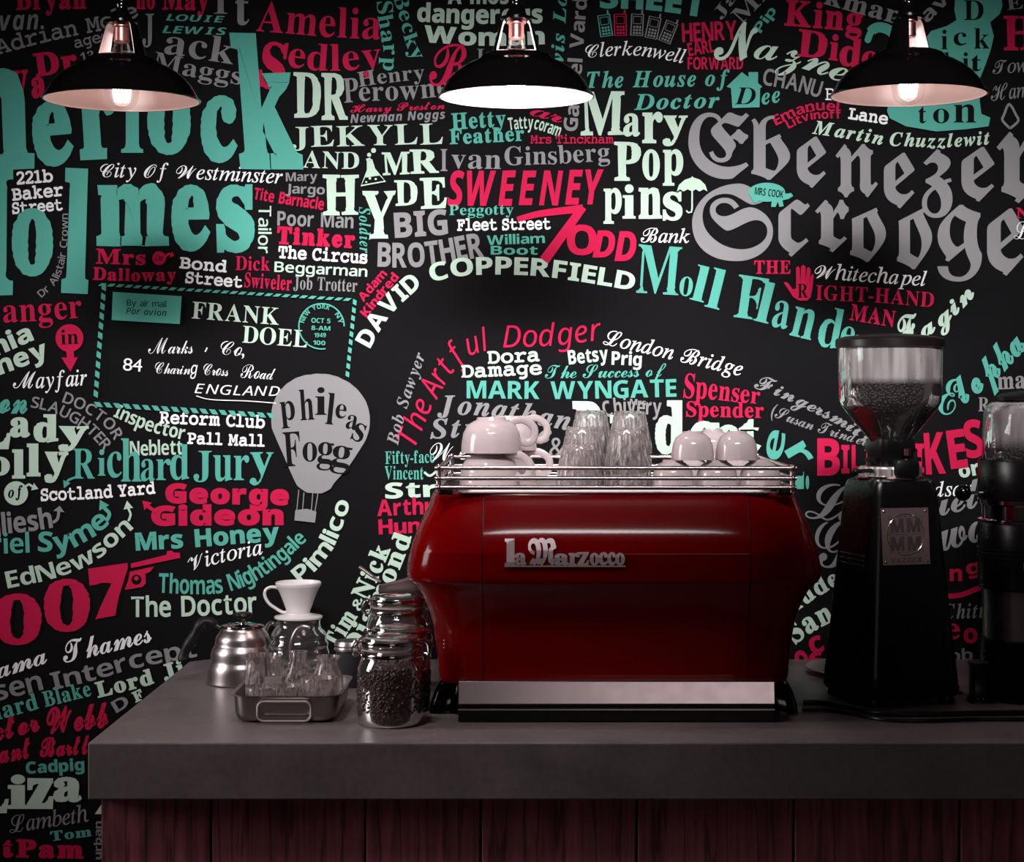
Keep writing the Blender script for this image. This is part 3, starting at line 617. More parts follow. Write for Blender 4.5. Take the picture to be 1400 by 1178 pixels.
P = Print(.004)      # tortoise
P.disc(1048, 263, 25, 'T', 0, 13); P.poly([(1066, 262), (1075, 265), (1081, 264), (1084, 268), (1078, 272), (1066, 275)], 'T'); P.poly([(1026, 268), (1030, 277), (1036, 277), (1036, 270)], 'T'); P.poly([(1055, 270), (1054, 283), (1060, 283), (1063, 276), (1065, 283), (1071, 282), (1068, 268)], 'T')
word(P, 'MRS COOK', 'ssb', 'K', 10, [(1031, 266), (1070, 271)], layer=1); P.build('printed_tortoise', wall)
P = Print(.004)      # small house
P.poly([(993, 119), (1014, 99), (1023, 106), (1023, 99), (1036, 99), (1036, 114), (1042, 119), (1039, 121), (1038, 147), (1001, 148), (999, 121)], 'T')
glyph(P, 'D', 'bi', 'K', 1004, 120, 1033, 143, layer=1); P.build('printed_house', wall)
P = Print(.004)      # raised hand
P.poly([(1071, 386), (1076, 386), (1084, 396), (1088, 394), (1088, 366), (1091, 364), (1093, 367), (1094, 385), (1095, 364), (1098, 362), (1101, 365), (1101, 385), (1103, 366), (1106, 365), (1108, 369), (1106, 386), (1108, 377), (1111, 374), (1112, 378), (1110, 396), (1108, 406), (1103, 411), (1092, 411), (1084, 406)], 'R')
glyph(P, 'R', 'sb', 'K', 1090, 388, 1104, 407, layer=1); P.build('printed_hand', wall)
P = Print(.004)      # candle flame over the last black letter
P.line(curve2([(1380, 176), (1370, 165), (1372, 157), (1379, 143), (1388, 157), (1391, 166), (1380, 176)]), 3.4, 'G'); P.build('printed_flame', wall)
P = Print(.004)      # sitting cat
P.poly([(1306, -12), (1304, 14), (1307, 28), (1294, 36), (1272, 43), (1263, 56), (1267, 68), (1250, 70), (1240, 90), (1236, 110), (1215, 140), (1212, 152), (1216, 162), (1238, 173), (1279, 180), (1320, 177), (1351, 173), (1353, 161), (1341, 156), (1339, 140), (1338, 110), (1347, 88), (1354, 68), (1358, 50), (1353, 31), (1366, 20), (1370, 8), (1367, -12)], 'T')
P.line(curve2([(1186, 55), (1192, 42), (1204, 38), (1220, 46), (1232, 70), (1238, 95)]), [9]*20+[14]*101, 'T'); P.disc(1186, 55, 4.5, 'T')
for c, x0, y0, x1, y1 in (('D', 1317, 1, 1344, 28), ('i', 1286, 41, 1295, 68), ('c', 1303, 45, 1321, 63), ('k', 1331, 39, 1352, 67), ('W', 1262, 74, 1284, 94), ('h', 1290, 72, 1306, 94), ('i', 1315, 72, 1324, 97), ('t', 1327, 76, 1341, 98), ('t', 1255, 146, 1266, 169), ('o', 1275, 149, 1297, 169), ('n', 1303, 143, 1334, 168)):
    glyph(P, c, 'sb', 'K', x0, y0, x1, y1, layer=1)
P.build('printed_cat', wall)
def phone(cx, cy, rot, ink):
    P = Print(.004); ca, sa = cos(R(rot)), sin(R(rot)); q = lambda x, y: (cx+x*ca-y*sa, cy+x*sa+y*ca)
    P.line([q(-8, -13), q(8, -13), q(8, 16), q(-8, 16)], 1.6, ink, closed=True); P.line([q(6, -13), q(6, -19)], 2.2, ink)
    P.line([q(-5.5, -10), q(5.5, -10), q(5.5, 0), q(-5.5, 0)], 1.0, ink, closed=True)
    for i in range(3):
        for k in range(3):
            x, y = -5.2+4*i, 3+4.2*k; P.poly([q(x, y), q(x+2.8, y), q(x+2.8, y+2.8), q(x, y+2.8)], ink)
    P.build('printed_telephone', wall)
for a in ((827, 34, -8, 'T'), (848, 33, -1, 'R'), (871, 33, 3, 'G'), (893, 37, 12, 'G'), (914, 43, 22, 'G')): phone(*a)
# ------------------------------------------------------------------ bar counter
STONE = stone_mat(); WOOD = wood_mat()
BX0, BY0 = -.658, 2.80
t = thing('bar_counter', 'bar counter with thick grey stone top on a base of dark red-brown boards', 'counter', (0, 3.2, 0))
t_off = Vector((0, -3.2, 0))
def part(name, bm, m, parent, off=t_off, **k): return new_obj(name, bm, m, parent, loc=off, **k)
bm = bmesh.new(); pts = [(BX0, BY0), (3.0, BY0), (3.0, D_WALL-.008), (BX0+.03, D_WALL-.008), (BX0, D_WALL-.04)]
loft(bm, [[(x, y, z) for x, y in pts] for z in (Z_BAR-.084, Z_BAR)])
bmesh.ops.bevel(bm, geom=bm.edges[:], offset=.0022, segments=2, profile=.5, affect='EDGES')
part('worktop', bm, STONE, t, smooth=False)
part('base_core', box(bmesh.new(), BX0+.042, 3.0, BY0+.046, D_WALL-.009, 0.0, Z_BAR-.084), mat('dark_core', (.004, .003, .003), .9), t, smooth=False)
xs = [139, 290, 500, 657.5, 870, 1084, 1310, 1530, 1750]
for a, b in zip(xs, xs[1:]):
    x0 = (a-HX)*2.835/FPX; x1 = (b-HX)*2.835/FPX
    part('board', box(bmesh.new(), x0+.0018, x1-.0018, BY0+.026, BY0+.046, 0.0, Z_BAR-.084, .0012, 1), WOOD, t, smooth=False)
ys = [BY0+.046+.2*k for k in range(5)]
for a, b in zip(ys, ys[1:]+[]):
    part('board', box(bmesh.new(), BX0+.018, BX0+.041, a+.001, b-.001, 0, Z_BAR-.084, .0012, 1), WOOD, t, smooth=False)

# ------------------------------------------------------------------ espresso machine
MX, MY = .127, 3.205
mc = thing('espresso_machine', 'dark red espresso machine with steel cup rail and chrome lettering, middle of the bar', 'coffee machine', (MX, MY, Z_BAR))
PROF = [(1.306, .286, .212), (1.302, .292, .217), (1.285, .2985, .2255), (1.248, .3155, .2440), (1.220, .3255, .2545), (1.210, .3280, .2560), (1.186, .3325, .2562), (1.174, .3325, .2555), (1.167, .330, .253), (1.151, .315, .243), (1.124, .302, .232), (1.093, .2925, .224), (1.0416, .286, .218), (1.0106, .283, .216), (1.004, .281, .214)]
def prof_at(z):
    for (z1, a1, b1), (z0, a0, b0) in zip(PROF, PROF[1:]):
        if z0 <= z <= z1: f = (z-z0)/(z1-z0); return a0+(a1-a0)*f, b0+(b1-b0)*f
    return PROF[-1][1:]
# finer profile, smooth above and below the crease
def fine(pr):
    up = smooth_path([(a, b, z) for z, a, b in pr[:8]], 5); lo = smooth_path([(a, b, z) for z, a, b in pr[7:]], 5)
    return [(p.z, p.x, p.y) for p in up+lo[1:]]
PF = fine(PROF); NEXP = 7.0; XS = .207
def sec(a, b, ang):
    c, s = cos(ang), sin(ang); k = (abs(c)**NEXP+abs(s)**NEXP)**(-1/NEXP); return a*c*k, b*s*k
def fp(x, a, b): return b*(1-min(1, abs(x/a))**NEXP)**(1/NEXP)
for nm, sgn in (('front_panel', -1), ('back_panel', 1)):
    bm = bmesh.new(); n = 40; rows = []
    for z, a, b in PF: rows.append([bm.verts.new((-XS+2*XS*i/n, sgn*fp(-XS+2*XS*i/n, a, b), z-Z_BAR)) for i in range(n+1)])
    for A, B in zip(rows, rows[1:]):
        for i in range(n): bm.faces.new((A[i], B[i], B[i+1], A[i+1]) if sgn < 0 else (A[i], A[i+1], B[i+1], B[i]))
    new_obj(nm, bm, REDP, mc, auto=R(60))
for sgn in (-1, 1):
    bm = bmesh.new(); n = 56; rows = []
    for z, a, b in PF:
        xe = XS+.0016; th = math.atan2(fp(xe, a, b)/b, xe/a); row = []
        for i in range(n+1):
            u = i/n; u = u+.10*sin(2*pi*u)/1.0*0; x, y = sec(a, b, -th+2*th*u); row.append(bm.verts.new((sgn*x, y, z-Z_BAR)))
        rows.append(row)
    for A, B in zip(rows, rows[1:]):
        for i in range(n): bm.faces.new((A[i], B[i], B[i+1], A[i+1]) if sgn < 0 else (A[i], A[i+1], B[i+1], B[i]))
    bmesh.ops.recalc_face_normals(bm, faces=bm.faces)
    new_obj('side_panel', bm, REDP, mc, auto=R(60))
bm = bmesh.new()
loft(bm, [[(*sec(a-.004, b-.004, 2*pi*k/96), z-Z_BAR) for k in range(96)] for z, a, b in PF[::-1]]); new_obj('inner_frame', bm, BLKPL, mc)
# cup tray on top with a bright edge
TZ = 1.308-Z_BAR
bm = bmesh.new(); tl = lambda w, d, z: [(x, y, z) for x, y in rrect(w, d, .02)]
loft(bm, [tl(.492, .420, TZ-.004), tl(.496, .426, TZ-.001), tl(.490, .416, TZ+.007), tl(.486, .410, TZ+.007), tl(.484, .406, TZ+.001)])
new_obj('cup_tray', bm, SATIN, mc, smooth=False)
# cup rail
rail = None
RXh, RYf, RYb = .2775, -.222, .242
rail = bpy.data.objects.new('cup_rail', None); COL.objects.link(rail); rail.parent = mc; rail.empty_display_size = .02
for x in (-RXh, RXh):
    for y in (RYf, RYb): new_obj('rail_bracket', box(bmesh.new(), x-.022 if x > 0 else x, x if x > 0 else x+.022, y-.002, y+.020, TZ-.004, TZ+.007, .002), BLKPL, rail)
ZB = [1.316-Z_BAR, 1.3305-Z_BAR, 1.3465-Z_BAR]
for x in (-RXh, RXh):
    for y in (RYf, RYb):
        bm = bmesh.new(); lathe(bm, [(0, TZ), (.0045, TZ), (.0045, ZB[2]+.004), (.003, ZB[2]+.006), (0, ZB[2]+.006)], 14, c=(x, y))
        for z in ZB: ball(bm, (x, y-.003 if y < 0 else y+.003, z), .0052, 12)
        new_obj('rail_post', bm, RAILM, rail)
for z in ZB:
    for y in (RYf-.003, RYb+.003): new_obj('rail_bar', tube(bmesh.new(), [(-RXh-.006, y, z), (RXh+.006, y, z)], .0035, 12), RAILM, rail)
    for x in (-RXh, RXh): new_obj('rail_bar', tube(bmesh.new(), [(x, RYf, z), (x, RYb, z)], .0035, 12), RAILM, rail)
# drip tray, base and feet
bm = bmesh.new(); box(bm, -.2465, .2475, -.247, .20, .030, .0655, .0015)
for v in bm.verts:
    if v.co.y < -.2 : v.co.y += (v.co.z-.030)*.17
new_obj('drip_tray', bm, mat('brushed_drip_tray', (.62, .53, .54), .24, 1.0, noise=.04, nscale=50), mc, smooth=False)
bm = bmesh.new(); box(bm, -.2465, .2475, -.235, .21, .001, .030, .001); new_obj('base_frame', bm, BLKPL, mc, smooth=False)
bm = bmesh.new(); box(bm, -.2465, .2475, -.2395, -.2345, .0195, .0218); new_obj('base_trim', bm, STEEL, mc, smooth=False)
bm = bmesh.new(); box(bm, -.24, .24, -.200, .20, .058, .075, .002); new_obj('skirt', bm, BLKPL, mc, smooth=False)
for s in (-1, 1):
    for y in (-.115, .17):
        bm = bmesh.new(); lo = []
        for z, w, d, xo in ((0, .046, .090, .274), (.016, .045, .088, .272), (.034, .041, .080, .268), (.048, .034, .068, .264), (.055, .027, .056, .261), (.064, .022, .045, .258)):
            lo.append([(s*xo+x, y+yy, z) for x, yy in rrect(w, d, min(w, d)*.3, 4)])
        loft(bm, lo); new_obj('foot', bm, BLACK, mc)
for k in range(3): new_obj('rivet', ball(bmesh.new(), (-.2700, -.1985, .112+.0055*k), .0015, 8), CHROME, mc)
# chrome lettering on the front panel
def raised(bm, c, st, x0, z0, x1, z1, yf, th=.003, w=0.0):
    need([(c, st, w)]); vs, fs = GLY[(c, st, w)]
    a = min(v[0] for v in vs); b = max(v[0] for v in vs); l = min(v[1] for v in vs); tt = max(v[1] for v in vs)
    V = [bm.verts.new((x0+(v[0]-a)/(b-a)*(x1-x0), yf(z0+(v[1]-l)/(tt-l)*(z1-z0)), z0+(v[1]-l)/(tt-l)*(z1-z0))) for v in vs]
    F = []
    for f in fs:
        try: F.append(bm.faces.new([V[i] for i in f]))
        except ValueError: pass
    bmesh.ops.remove_doubles(bm, verts=V, dist=1e-5); F = [f for f in F if f.is_valid]
    r = bmesh.ops.extrude_face_region(bm, geom=F); 
    for v in [g for g in r['geom'] if isinstance(g, bmesh.types.BMVert)]: v.co.y -= th
    bmesh.ops.recalc_face_normals(bm, faces=bm.faces)
dL = 2.955
lx = lambda px: (px-HX)*dL/FPX-MX
lz = lambda py: CAM_Z-(py-HY)*dL/FPX-Z_BAR
def yf(z): return -prof_at(z+Z_BAR)[1]-.0005
bm = bmesh.new(); JOBS = [('l', 'sb', 690, 736, 706, 773, .03), ('a', 'sb', 703, 755, 720, 772, .03), ('M', 'frb', 722, 735, 761, 772, .03), ('a', 'sb', 757, 756, 778, 772, .03), ('r', 'sb', 777, 755, 793, 772, .02), ('z', 'sb', 789, 754, 805, 772, .02),
        ('o', 'sb', 806, 755, 819, 772, .03), ('c', 'sb', 818, 754, 831, 772, .03), ('c', 'sb', 830, 754, 842, 772, .03), ('o', 'sb', 841, 755, 854, 772, .03)]
for c, st, x0, y0, x1, y1, w in JOBS: raised(bm, c, st, lx(x0), lz(y1), lx(x1), lz(y0), yf, .003, w)
zz = lz(773); box(bm, lx(690), lx(855), yf(zz)-.003, yf(zz)+.001, zz-.0012, zz+.0010)
tag(new_obj('name_badge', bm, mat('badge_steel', (.80, .66, .67), .42, 1.0), mc, smooth=False), 'raised chrome lettering badge')

# ------------------------------------------------------------------ cups and glasses on the machine
TOPZ = Z_BAR+TZ+.001
def make_cup(name, label, loc, rotz, r, h, group, rimless=False):
    """upside-down porcelain cup standing on its rim; handle along +x"""
    t = thing(name, label, 'cup', loc, rotz, group)
    prof = [(r*.93, .001), (r, 0), (r*1.0, .002), (r*.985, h*.28), (r*.93, h*.55), (r*.80, h*.78), (r*.58, h*.90), (r*.50, h*.925), (r*.47, h), (r*.40, h), (r*.38, h*.95), (0, h*.94)]
    new_obj('bowl', lathe(bmesh.new(), prof, 40), WHITE, t)
    hp = smooth_path([(r*.60, 0, h*.86), (r*1.05, 0, h*.93), (r*1.42, 0, h*.72), (r*1.42, 0, h*.40), (r*1.2, 0, h*.26), (r*.96, 0, h*.34)], 7)
    new_obj('handle', tube(bmesh.new(), hp, r*.085, 10, flat=(1.5, .9)), WHITE, t)
    return t
GC = 'large cups stacked on the machine'; GS = 'small cups stacked on the machine'
def spot(px, d): return ((px-HX)*d/FPX, d)
x, y = spot(671, 3.13)
c1 = make_cup('coffee_cup', 'large white cup, lower one at the front of the left stack behind the rail', (x-.002, y, TOPZ), R(-25), .050, .058, GC)
up = .0475
dup(c1, (x+.001, y, TOPZ+up+.009), R(12), 'large white cup upside down, on top of the front cup of the left stack')
dup(c1, (x+.026, y+.125, TOPZ), R(-10), 'large white cup, lower one at the back of the left stack')
dup(c1, (x+.026, y+.125, TOPZ+up+.009), R(22), 'large white cup, topmost at the back of the left stack')
s0 = None
for px, d, lay, rz, lb in ((920, 3.09, 0, 75, 'small white cup, lower layer front row, nearest the stacked glasses'), (980, 3.09, 0, 80, 'small white cup, lower layer front row, middle of three'),
        (1039, 3.09, 0, 70, 'small white cup, lower layer front row, at the right end of the rail'), (947, 3.09, 1, 95, 'small white cup on top, front row, nearer the stacked glasses'),
        (1007, 3.09, 1, 80, 'small white cup on top, front row, nearer the right end of the rail'), (944, 3.235, 0, 85, 'small white cup, lower layer back row, nearer the stacked glasses'),
        (1004, 3.235, 0, 95, 'small white cup, lower layer back row, nearer the right end of the rail'), (974, 3.235, 1, 70, 'small white cup on top, alone in the back row')):
    x, y = spot(px, d); z = TOPZ+.0464*lay
    if s0 is None: s0 = make_cup('espresso_cup', lb, (x, y, z), R(rz), .0346, .046, GS)
    else: dup(s0, (x, y, z), R(rz), lb)

def make_tumbler(name, label, loc, r0, r1, h, group, up=False, n=12):
    """pressed glass tumbler; r0 mouth radius, r1 base radius; stands on its mouth unless up"""
    t = thing(name, label, 'glass', loc, rnd.random()*.5, group)
    th = .0022
    pr = [(0, h), (r1*.92, h), (r1, h-.003), (r1+(r0-r1)*.3, h*.70), (r1+(r0-r1)*.62, h*.42), (r0*.985, h*.22), (r0, .001), (r0-th*.5, 0), (r0-th, .001), (r0*.985-th, h*.22), (r1+(r0-r1)*.62-th*1.3, h*.42), (r1+(r0-r1)*.3-th*1.5, h*.70), (r1-th*2, h-.010), (0, h-.011)]
    if up: pr = [(r, h-z) for r, z in pr]
    lo, hi = (h*.24, h-.004) if not up else (.004, h*.76)
    bm = lathe(bmesh.new(), pr, 72, flute=(n, lo, hi, .045))
    bmesh.ops.recalc_face_normals(bm, faces=bm.faces)
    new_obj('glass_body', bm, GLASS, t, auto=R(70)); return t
GG = 'tumblers stacked upside down on the machine'
stacks = [(791, 3.08, 1, 'front stack left of the pair'), (796, 3.175, 2, 'middle stack of the left row'), (808, 3.27, 3, 'back stack of the left row'), (857, 3.10, 2, 'front stack of the right row'), (861, 3.20, 3, 'back stack of the right row')]
g0 = None
for px, d, n, txt in stacks:
    x, y = spot(px, d); ph = .4*d
    for k in range(n):
        pos = 'only one' if n == 1 else ('topmost' if k == n-1 else 'lowest' if k == 0 else 'middle one')
        lb = 'clear pressed glass tumbler upside down, %s in the %s' % (pos, txt)
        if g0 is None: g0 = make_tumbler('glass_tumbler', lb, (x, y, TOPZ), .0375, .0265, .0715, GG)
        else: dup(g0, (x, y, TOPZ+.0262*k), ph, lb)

# ------------------------------------------------------------------ beans
_b = bmesh.new(); bmesh.ops.create_icosphere(_b, subdivisions=1, radius=1); ICO_V = [v.co.copy() for v in _b.verts]; ICO_F = [tuple(v.index for v in f.verts) for f in _b.faces]; _b.free()
def beans_surface(bm, prof, n, size, rr, a0=0, a1=2*pi, top=None):
    """individual beans pressed against the inside of a revolved profile, and heaped on its top disc"""
    L = []; tot = 0; V = []; FC = []
    for (r0, z0), (r1, z1) in zip(prof, prof[1:]):
        s = math.hypot(r1-r0, z1-z0)*(r0+r1)/2; tot += s; L.append((tot, r0, z0, r1, z1))
    def one(c, nrm):
        q = Vector(nrm).to_track_quat('Z', 'Y').to_matrix().to_4x4() @ Matrix.Rotation(rr.random()*6.28, 4, 'Z') @ Matrix.Rotation((rr.random()-.5)*1.2, 4, 'X')
        s = size*(.85+.3*rr.random())
        M = Matrix.Translation(c) @ q @ Matrix.Diagonal((s*.5, s*.36, s*.26, 1)); k = len(V)
        V.extend((M @ p)[:] for p in ICO_V); FC.extend((x+k, y+k, z+k) for x, y, z in ICO_F)
    for i in range(n):
        s = rr.random()*tot
        for e, r0, z0, r1, z1 in L:
            if s <= e: break
        u = rr.random(); r = r0+(r1-r0)*u-size*.22*rr.random(); z = z0+(z1-z0)*u; a = a0+(a1-a0)*rr.random()
        one((r*cos(a), r*sin(a), z), (cos(a), sin(a), .2*(rr.random()-.5)))
    if top:
        rt, zt, m = top
        for i in range(m):
            a = rr.random()*6.28; r = rt*math.sqrt(rr.random()); one((r*cos(a), r*sin(a), zt+size*.2*rr.random()), (.3*(rr.random()-.5), .3*(rr.random()-.5), 1))
    me = bpy.data.meshes.new('tmp'); me.from_pydata(V, [], FC); bm.from_mesh(me); bpy.data.meshes.remove(me)
def beans(name, label, loc, prof, n, size, m, top=None, seed=3):
    rr = random.Random(seed); bm = bmesh.new()
    core = [(0, prof[0][1])]+[(max(.001, r-size*.32), z) for r, z in prof]+[(0, prof[-1][1])]
    lathe(bm, core, 40); beans_surface(bm, prof, n, size, rr, top=top)
    o = new_obj(name, bm, m, None, loc=loc, auto=R(80)); return tag(o, label, 'coffee beans', kind='stuff')

# ------------------------------------------------------------------ clip-top jars
def make_jar(name, label, loc, rotz, H, r, group):
    """H to the top of the lid"""
    t = thing(name, label, 'jar', loc, rotz, group); s = H-.040
    pr = [(0, .004), (r*.80, .003), (r*.86, 0), (r*.93, .003), (r*.985, .012), (r, .025), (r, s-.022), (r*.985, s-.010), (r*.93, s), (r*.86, s+.006), (r*.83, s+.010), (r*.84, s+.013), (r*.88, s+.015), (r*.88, s+.019), (r*.83, s+.021)]
    new_obj('glass_body', lathe(bmesh.new(), pr, 48), THINH, t)
    new_obj('neck_ring', lathe(bmesh.new(), [(r*.845, s+.0085), (r*.90, s+.0085), (r*.915, s+.011), (r*.90, s+.0135), (r*.845, s+.0135)], 48), STEEL, t)
    lid = new_obj('lid', lathe(bmesh.new(), [(r*.80, s+.0225), (r*.88, s+.0215), (r*.90, s+.024), (r*.89, s+.029), (r*.83, s+.033), (r*.80, s+.038), (r*.70, H), (r*.40, H-.001), (0, H-.002)], 48), THINH, t)
    new_obj('rubber_seal', lathe(bmesh.new(), [(r*.80, s+.0195), (r*.865, s+.0195), (r*.87, s+.021), (r*.865, s+.0222), (r*.80, s+.0222)], 40), mat('pale_rubber', (.50, .40, .36), .6), lid)
    new_obj('lid_band', lathe(bmesh.new(), [(r*.86, s+.0295), (r*.905, s+.029), (r*.915, s+.0315), (r*.895, s+.034), (r*.84, s+.0335)], 48), STEEL, lid)
    w = .0016
    bm = bmesh.new(); tube(bm, smooth_path([(-r*.90, -.014, s+.012), (-r*1.06, -.014, s+.010), (-r*1.13, -.013, s+.022), (-r*1.02, -.012, s+.033), (-r*.92, -.010, s+.032)], 6), w, 8)
    tube(bm, smooth_path([(-r*.90, .014, s+.012), (-r*1.06, .014, s+.010), (-r*1.13, .013, s+.022), (-r*1.02, .012, s+.033), (-r*.92, .010, s+.032)], 6), w, 8)
    tube(bm, [(-r*1.13, -.013, s+.022), (-r*1.13, .013, s+.022)], w, 8); tube(bm, [(-r*1.06, -.014, s+.010), (-r*1.06, .014, s+.010)], w, 8)
    new_obj('wire_hinge', bm, STEEL, t)
    bm = bmesh.new()
    for q in (-1, 1):
        tube(bm, smooth_path([(r*.88, q*.015, s+.031), (r*1.05, q*.015, s+.028), (r*1.10, q*.013, s+.008), (r*1.04, q*.012, s-.012)], 6), w, 8)
        tube(bm, smooth_path([(r*.90, q*.02, s+.011), (r*1.06, q*.016, s+.012), (r*1.10, q*.013, s+.006)], 6), w, 8)
    tube(bm, [(r*1.04, -.012, s-.012), (r*1.04, .012, s-.012)], w, 8)
    new_obj('wire_clip', bm, STEEL, t)
    return t
GJ = 'clip-top jars beside the machine'
JR, JH = .0515, .137
x, y = spot(534, 2.957)
j0 = make_jar('clip_top_jar', 'glass clip-top jar full of coffee beans at the front, beside the steel pan', (x, y, Z_BAR), R(-12), JH, JR, GJ)
bp = [(.042, .005), (.0485, .014), (JR-.0008, .027), (JR-.0008, .076), (JR-.0025, .090)]
beans('coffee_beans', 'roasted coffee beans filling the front clip-top jar', (x, y, Z_BAR), bp, 2300, .0082, BEAN, (.042, .088, 260), 3)
x, y = spot(545, 3.085)
dup(j0, (x, y, Z_BAR), R(8), 'glass clip-top jar with beans, second in line, behind the front jar')
beans('coffee_beans', 'roasted coffee beans in the second clip-top jar behind the front one', (x, y, Z_BAR), bp[:3]+[(JR-.0008, .066)], 1500, .0082, BEAN, (.046, .068, 200), 4)
x, y = spot(543, 3.23)
j2 = make_jar('clip_top_jar', 'tall clear clip-top jar at the back with a steel scoop lying on its lid', (x, y, Z_BAR), R(15), .171, .0525, GJ)
# steel scoop lying on the tall jar
sc_ = thing('coffee_scoop', 'steel scoop with wide bowl lying on the lid of the tall jar', 'scoop', (x+.006, y-.004, Z_BAR+.171))
bm = bmesh.new(); rows = []
for i in range(15):
    u = i/14; xx = -.036+.074*u; wv = .017+.020*u; hh = .028*(1-.15*u)+.012*u
    rows.append([bm.verts.new((xx+.012*abs(sin(a))*u, .95*wv*cos(a)*1.0, .002+hh*(1-sin(a)*1.0)*.9*(.55+.45*u) if True else 0)) for a in [pi*k/16 for k in range(17)]])
for A, B in zip(rows, rows[1:]):
    for k in range(16): bm.faces.new((A[k], A[k+1], B[k+1], B[k]))
bm.faces.new(rows[0]); bmesh.ops.solidify(bm, geom=bm.faces[:], thickness=.0009)
new_obj('bowl', bm, BRUSH, sc_)
new_obj('handle', tube(bmesh.new(), smooth_path([(-.034, 0, .022), (-.046, 0, .030), (-.060, .002, .040), (-.070, .003, .047)], 6), [.004]*6+[.0052]*13, 12, flat=(.55, 1.3)), BRUSH, sc_)

# ------------------------------------------------------------------ black canister with a steel lid
x, y = spot(483, 3.31)
t = thing('canister', 'black canister with a steel lid between the glass-filled pan and the jars', 'canister', (x, y, Z_BAR))
new_obj('body', lathe(bmesh.new(), [(0, 0), (.0275, 0), (.029, .002), (.0305, .066), (.0275, .070), (0, .070)], 48), PAPERB, t)
new_obj('base_ring', lathe(bmesh.new(), [(.0270, 0), (.0295, 0), (.0298, .0025), (.0288, .0032)], 48), BRUSH, t)
new_obj('lid', lathe(bmesh.new(), [(.0305, .066), (.0325, .066), (.033, .069), (.0318, .072), (.033, .075), (.0318, .079), (.0305, .082), (.028, .0825), (0, .0815)], 48), BRUSH, t)
# ------------------------------------------------------------------ steel pan full of glassware
PX0, PX1, PY0, PY1 = -.474, -.304, 2.957, 3.170
pcx, pcy = (PX0+PX1)/2, (PY0+PY1)/2
t = thing('roasting_pan', 'small rectangular steel roasting pan holding glassware near the left end of the bar', 'pan', (pcx, pcy, Z_BAR))
bm = bmesh.new(); W, D = PX1-PX0, PY1-PY0
def pl(w, d, r, z): return [(x, y, z) for x, y in rrect(w, d, r, 6)]
loft(bm, [pl(W-.045, D-.045, .012, .001), pl(W-.030, D-.030, .018, .0), pl(W-.016, D-.016, .022, .005), pl(W-.009, D-.009, .024, .014), pl(W-.005, D-.005, .025, .041), pl(W+.006, D+.006, .028, .0425), pl(W+.006, D+.006, .028, .0435), pl(W-.006, D-.006, .024, .0425), pl(W-.011, D-.011, .023, .014), pl(W-.020, D-.020, .02, .0065), pl(W-.032, D-.032, .016, .003)])
new_obj('pan_body', bm, DSTEEL, t)
for s in (-1, 1):
    lp = [(x*1.0, s*(D/2+.004+(.002 if z < 0 else 0)), .0205+z) for x, z in rrect(.083, .030, .010, 5)]
    new_obj('handle', tube(bmesh.new(), lp, .0019, 8, closed=True), SATIN, t)
PF_ = Z_BAR+.0036
def P3(px, d): return ((px-HX)*d/FPX, d, PF_)
GP = 'small tumblers standing in the steel pan'
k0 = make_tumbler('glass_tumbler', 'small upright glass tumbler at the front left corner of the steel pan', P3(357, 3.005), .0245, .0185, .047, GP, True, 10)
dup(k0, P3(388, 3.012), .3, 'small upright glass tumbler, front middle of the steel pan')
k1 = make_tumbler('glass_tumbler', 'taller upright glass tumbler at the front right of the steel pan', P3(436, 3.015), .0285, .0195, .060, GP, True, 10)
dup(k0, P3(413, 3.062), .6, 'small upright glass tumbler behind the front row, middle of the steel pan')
def jug(name, label, loc, rotz, prof, th, handle=None, lip=0, m=None):
    t = thing(name, label, 'jug', loc, rotz)
    inner = [(max(0, r-th), z+(th if i == 0 else 0)) for i, (r, z) in enumerate(prof)]
    pr = [(0, prof[0][1])]+prof+inner[::-1]+[(0, prof[0][1]+th)]
    bm = lathe(bmesh.new(), pr, 48)
    if lip:
        zt = prof[-1][1]
        for v in bm.verts:
            if v.co.z > zt*.80 and v.co.x < 0:
                f = (v.co.z-zt*.80)/(zt*.20); a = math.atan2(v.co.y, -v.co.x); v.co.x -= lip*f*f*math.exp(-(a/.35)**2)
    bmesh.ops.recalc_face_normals(bm, faces=bm.faces)
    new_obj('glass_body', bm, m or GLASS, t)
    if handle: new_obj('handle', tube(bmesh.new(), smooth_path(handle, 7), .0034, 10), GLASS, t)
    return t
jp = [(.026, 0), (.031, .004), (.0325, .018), (.030, .040), (.0265, .060), (.027, .072), (.0305, .084)]
jj = jug('glass_jug', 'glass jug with spout and white paper label at the back left of the steel pan', P3(360, 3.095), R(58), jp, .0020, [(.029, 0, .070), (.045, 0, .068), (.047, 0, .045), (.032, 0, .022)], .010)
bm = bmesh.new()
rows = [[bm.verts.new((r*cos(a), r*sin(a), z)) for a in [R(225+i*9) for i in range(10)]] for r, z in ((.0322, .022), (.0312, .036), (.0284, .052))]
for A, B in zip(rows, rows[1:]):
    for i in range(9): bm.faces.new((A[i], A[i+1], B[i+1], B[i]))
bmesh.ops.solidify(bm, geom=bm.faces[:], thickness=-.0004)
tag(new_obj('paper_label', bm, mat('label_paper', (.78, .74, .74), .8), jj), 'white paper label')
jug('glass_flask', 'round glass flask with a short straight neck in the middle of the steel pan', P3(408, 3.122), 0, [(.020, 0), (.029, .005), (.033, .020), (.029, .042), (.018, .062), (.0145, .070), (.0150, .086)], .0018)
jug('glass_jug', 'small round glass jug without handle at the back right of the steel pan', P3(448, 3.10), R(160), [(.016, 0), (.022, .004), (.0265, .025), (.025, .048), (.018, .066), (.0155, .074), (.0185, .082)], .0018, None, .006)

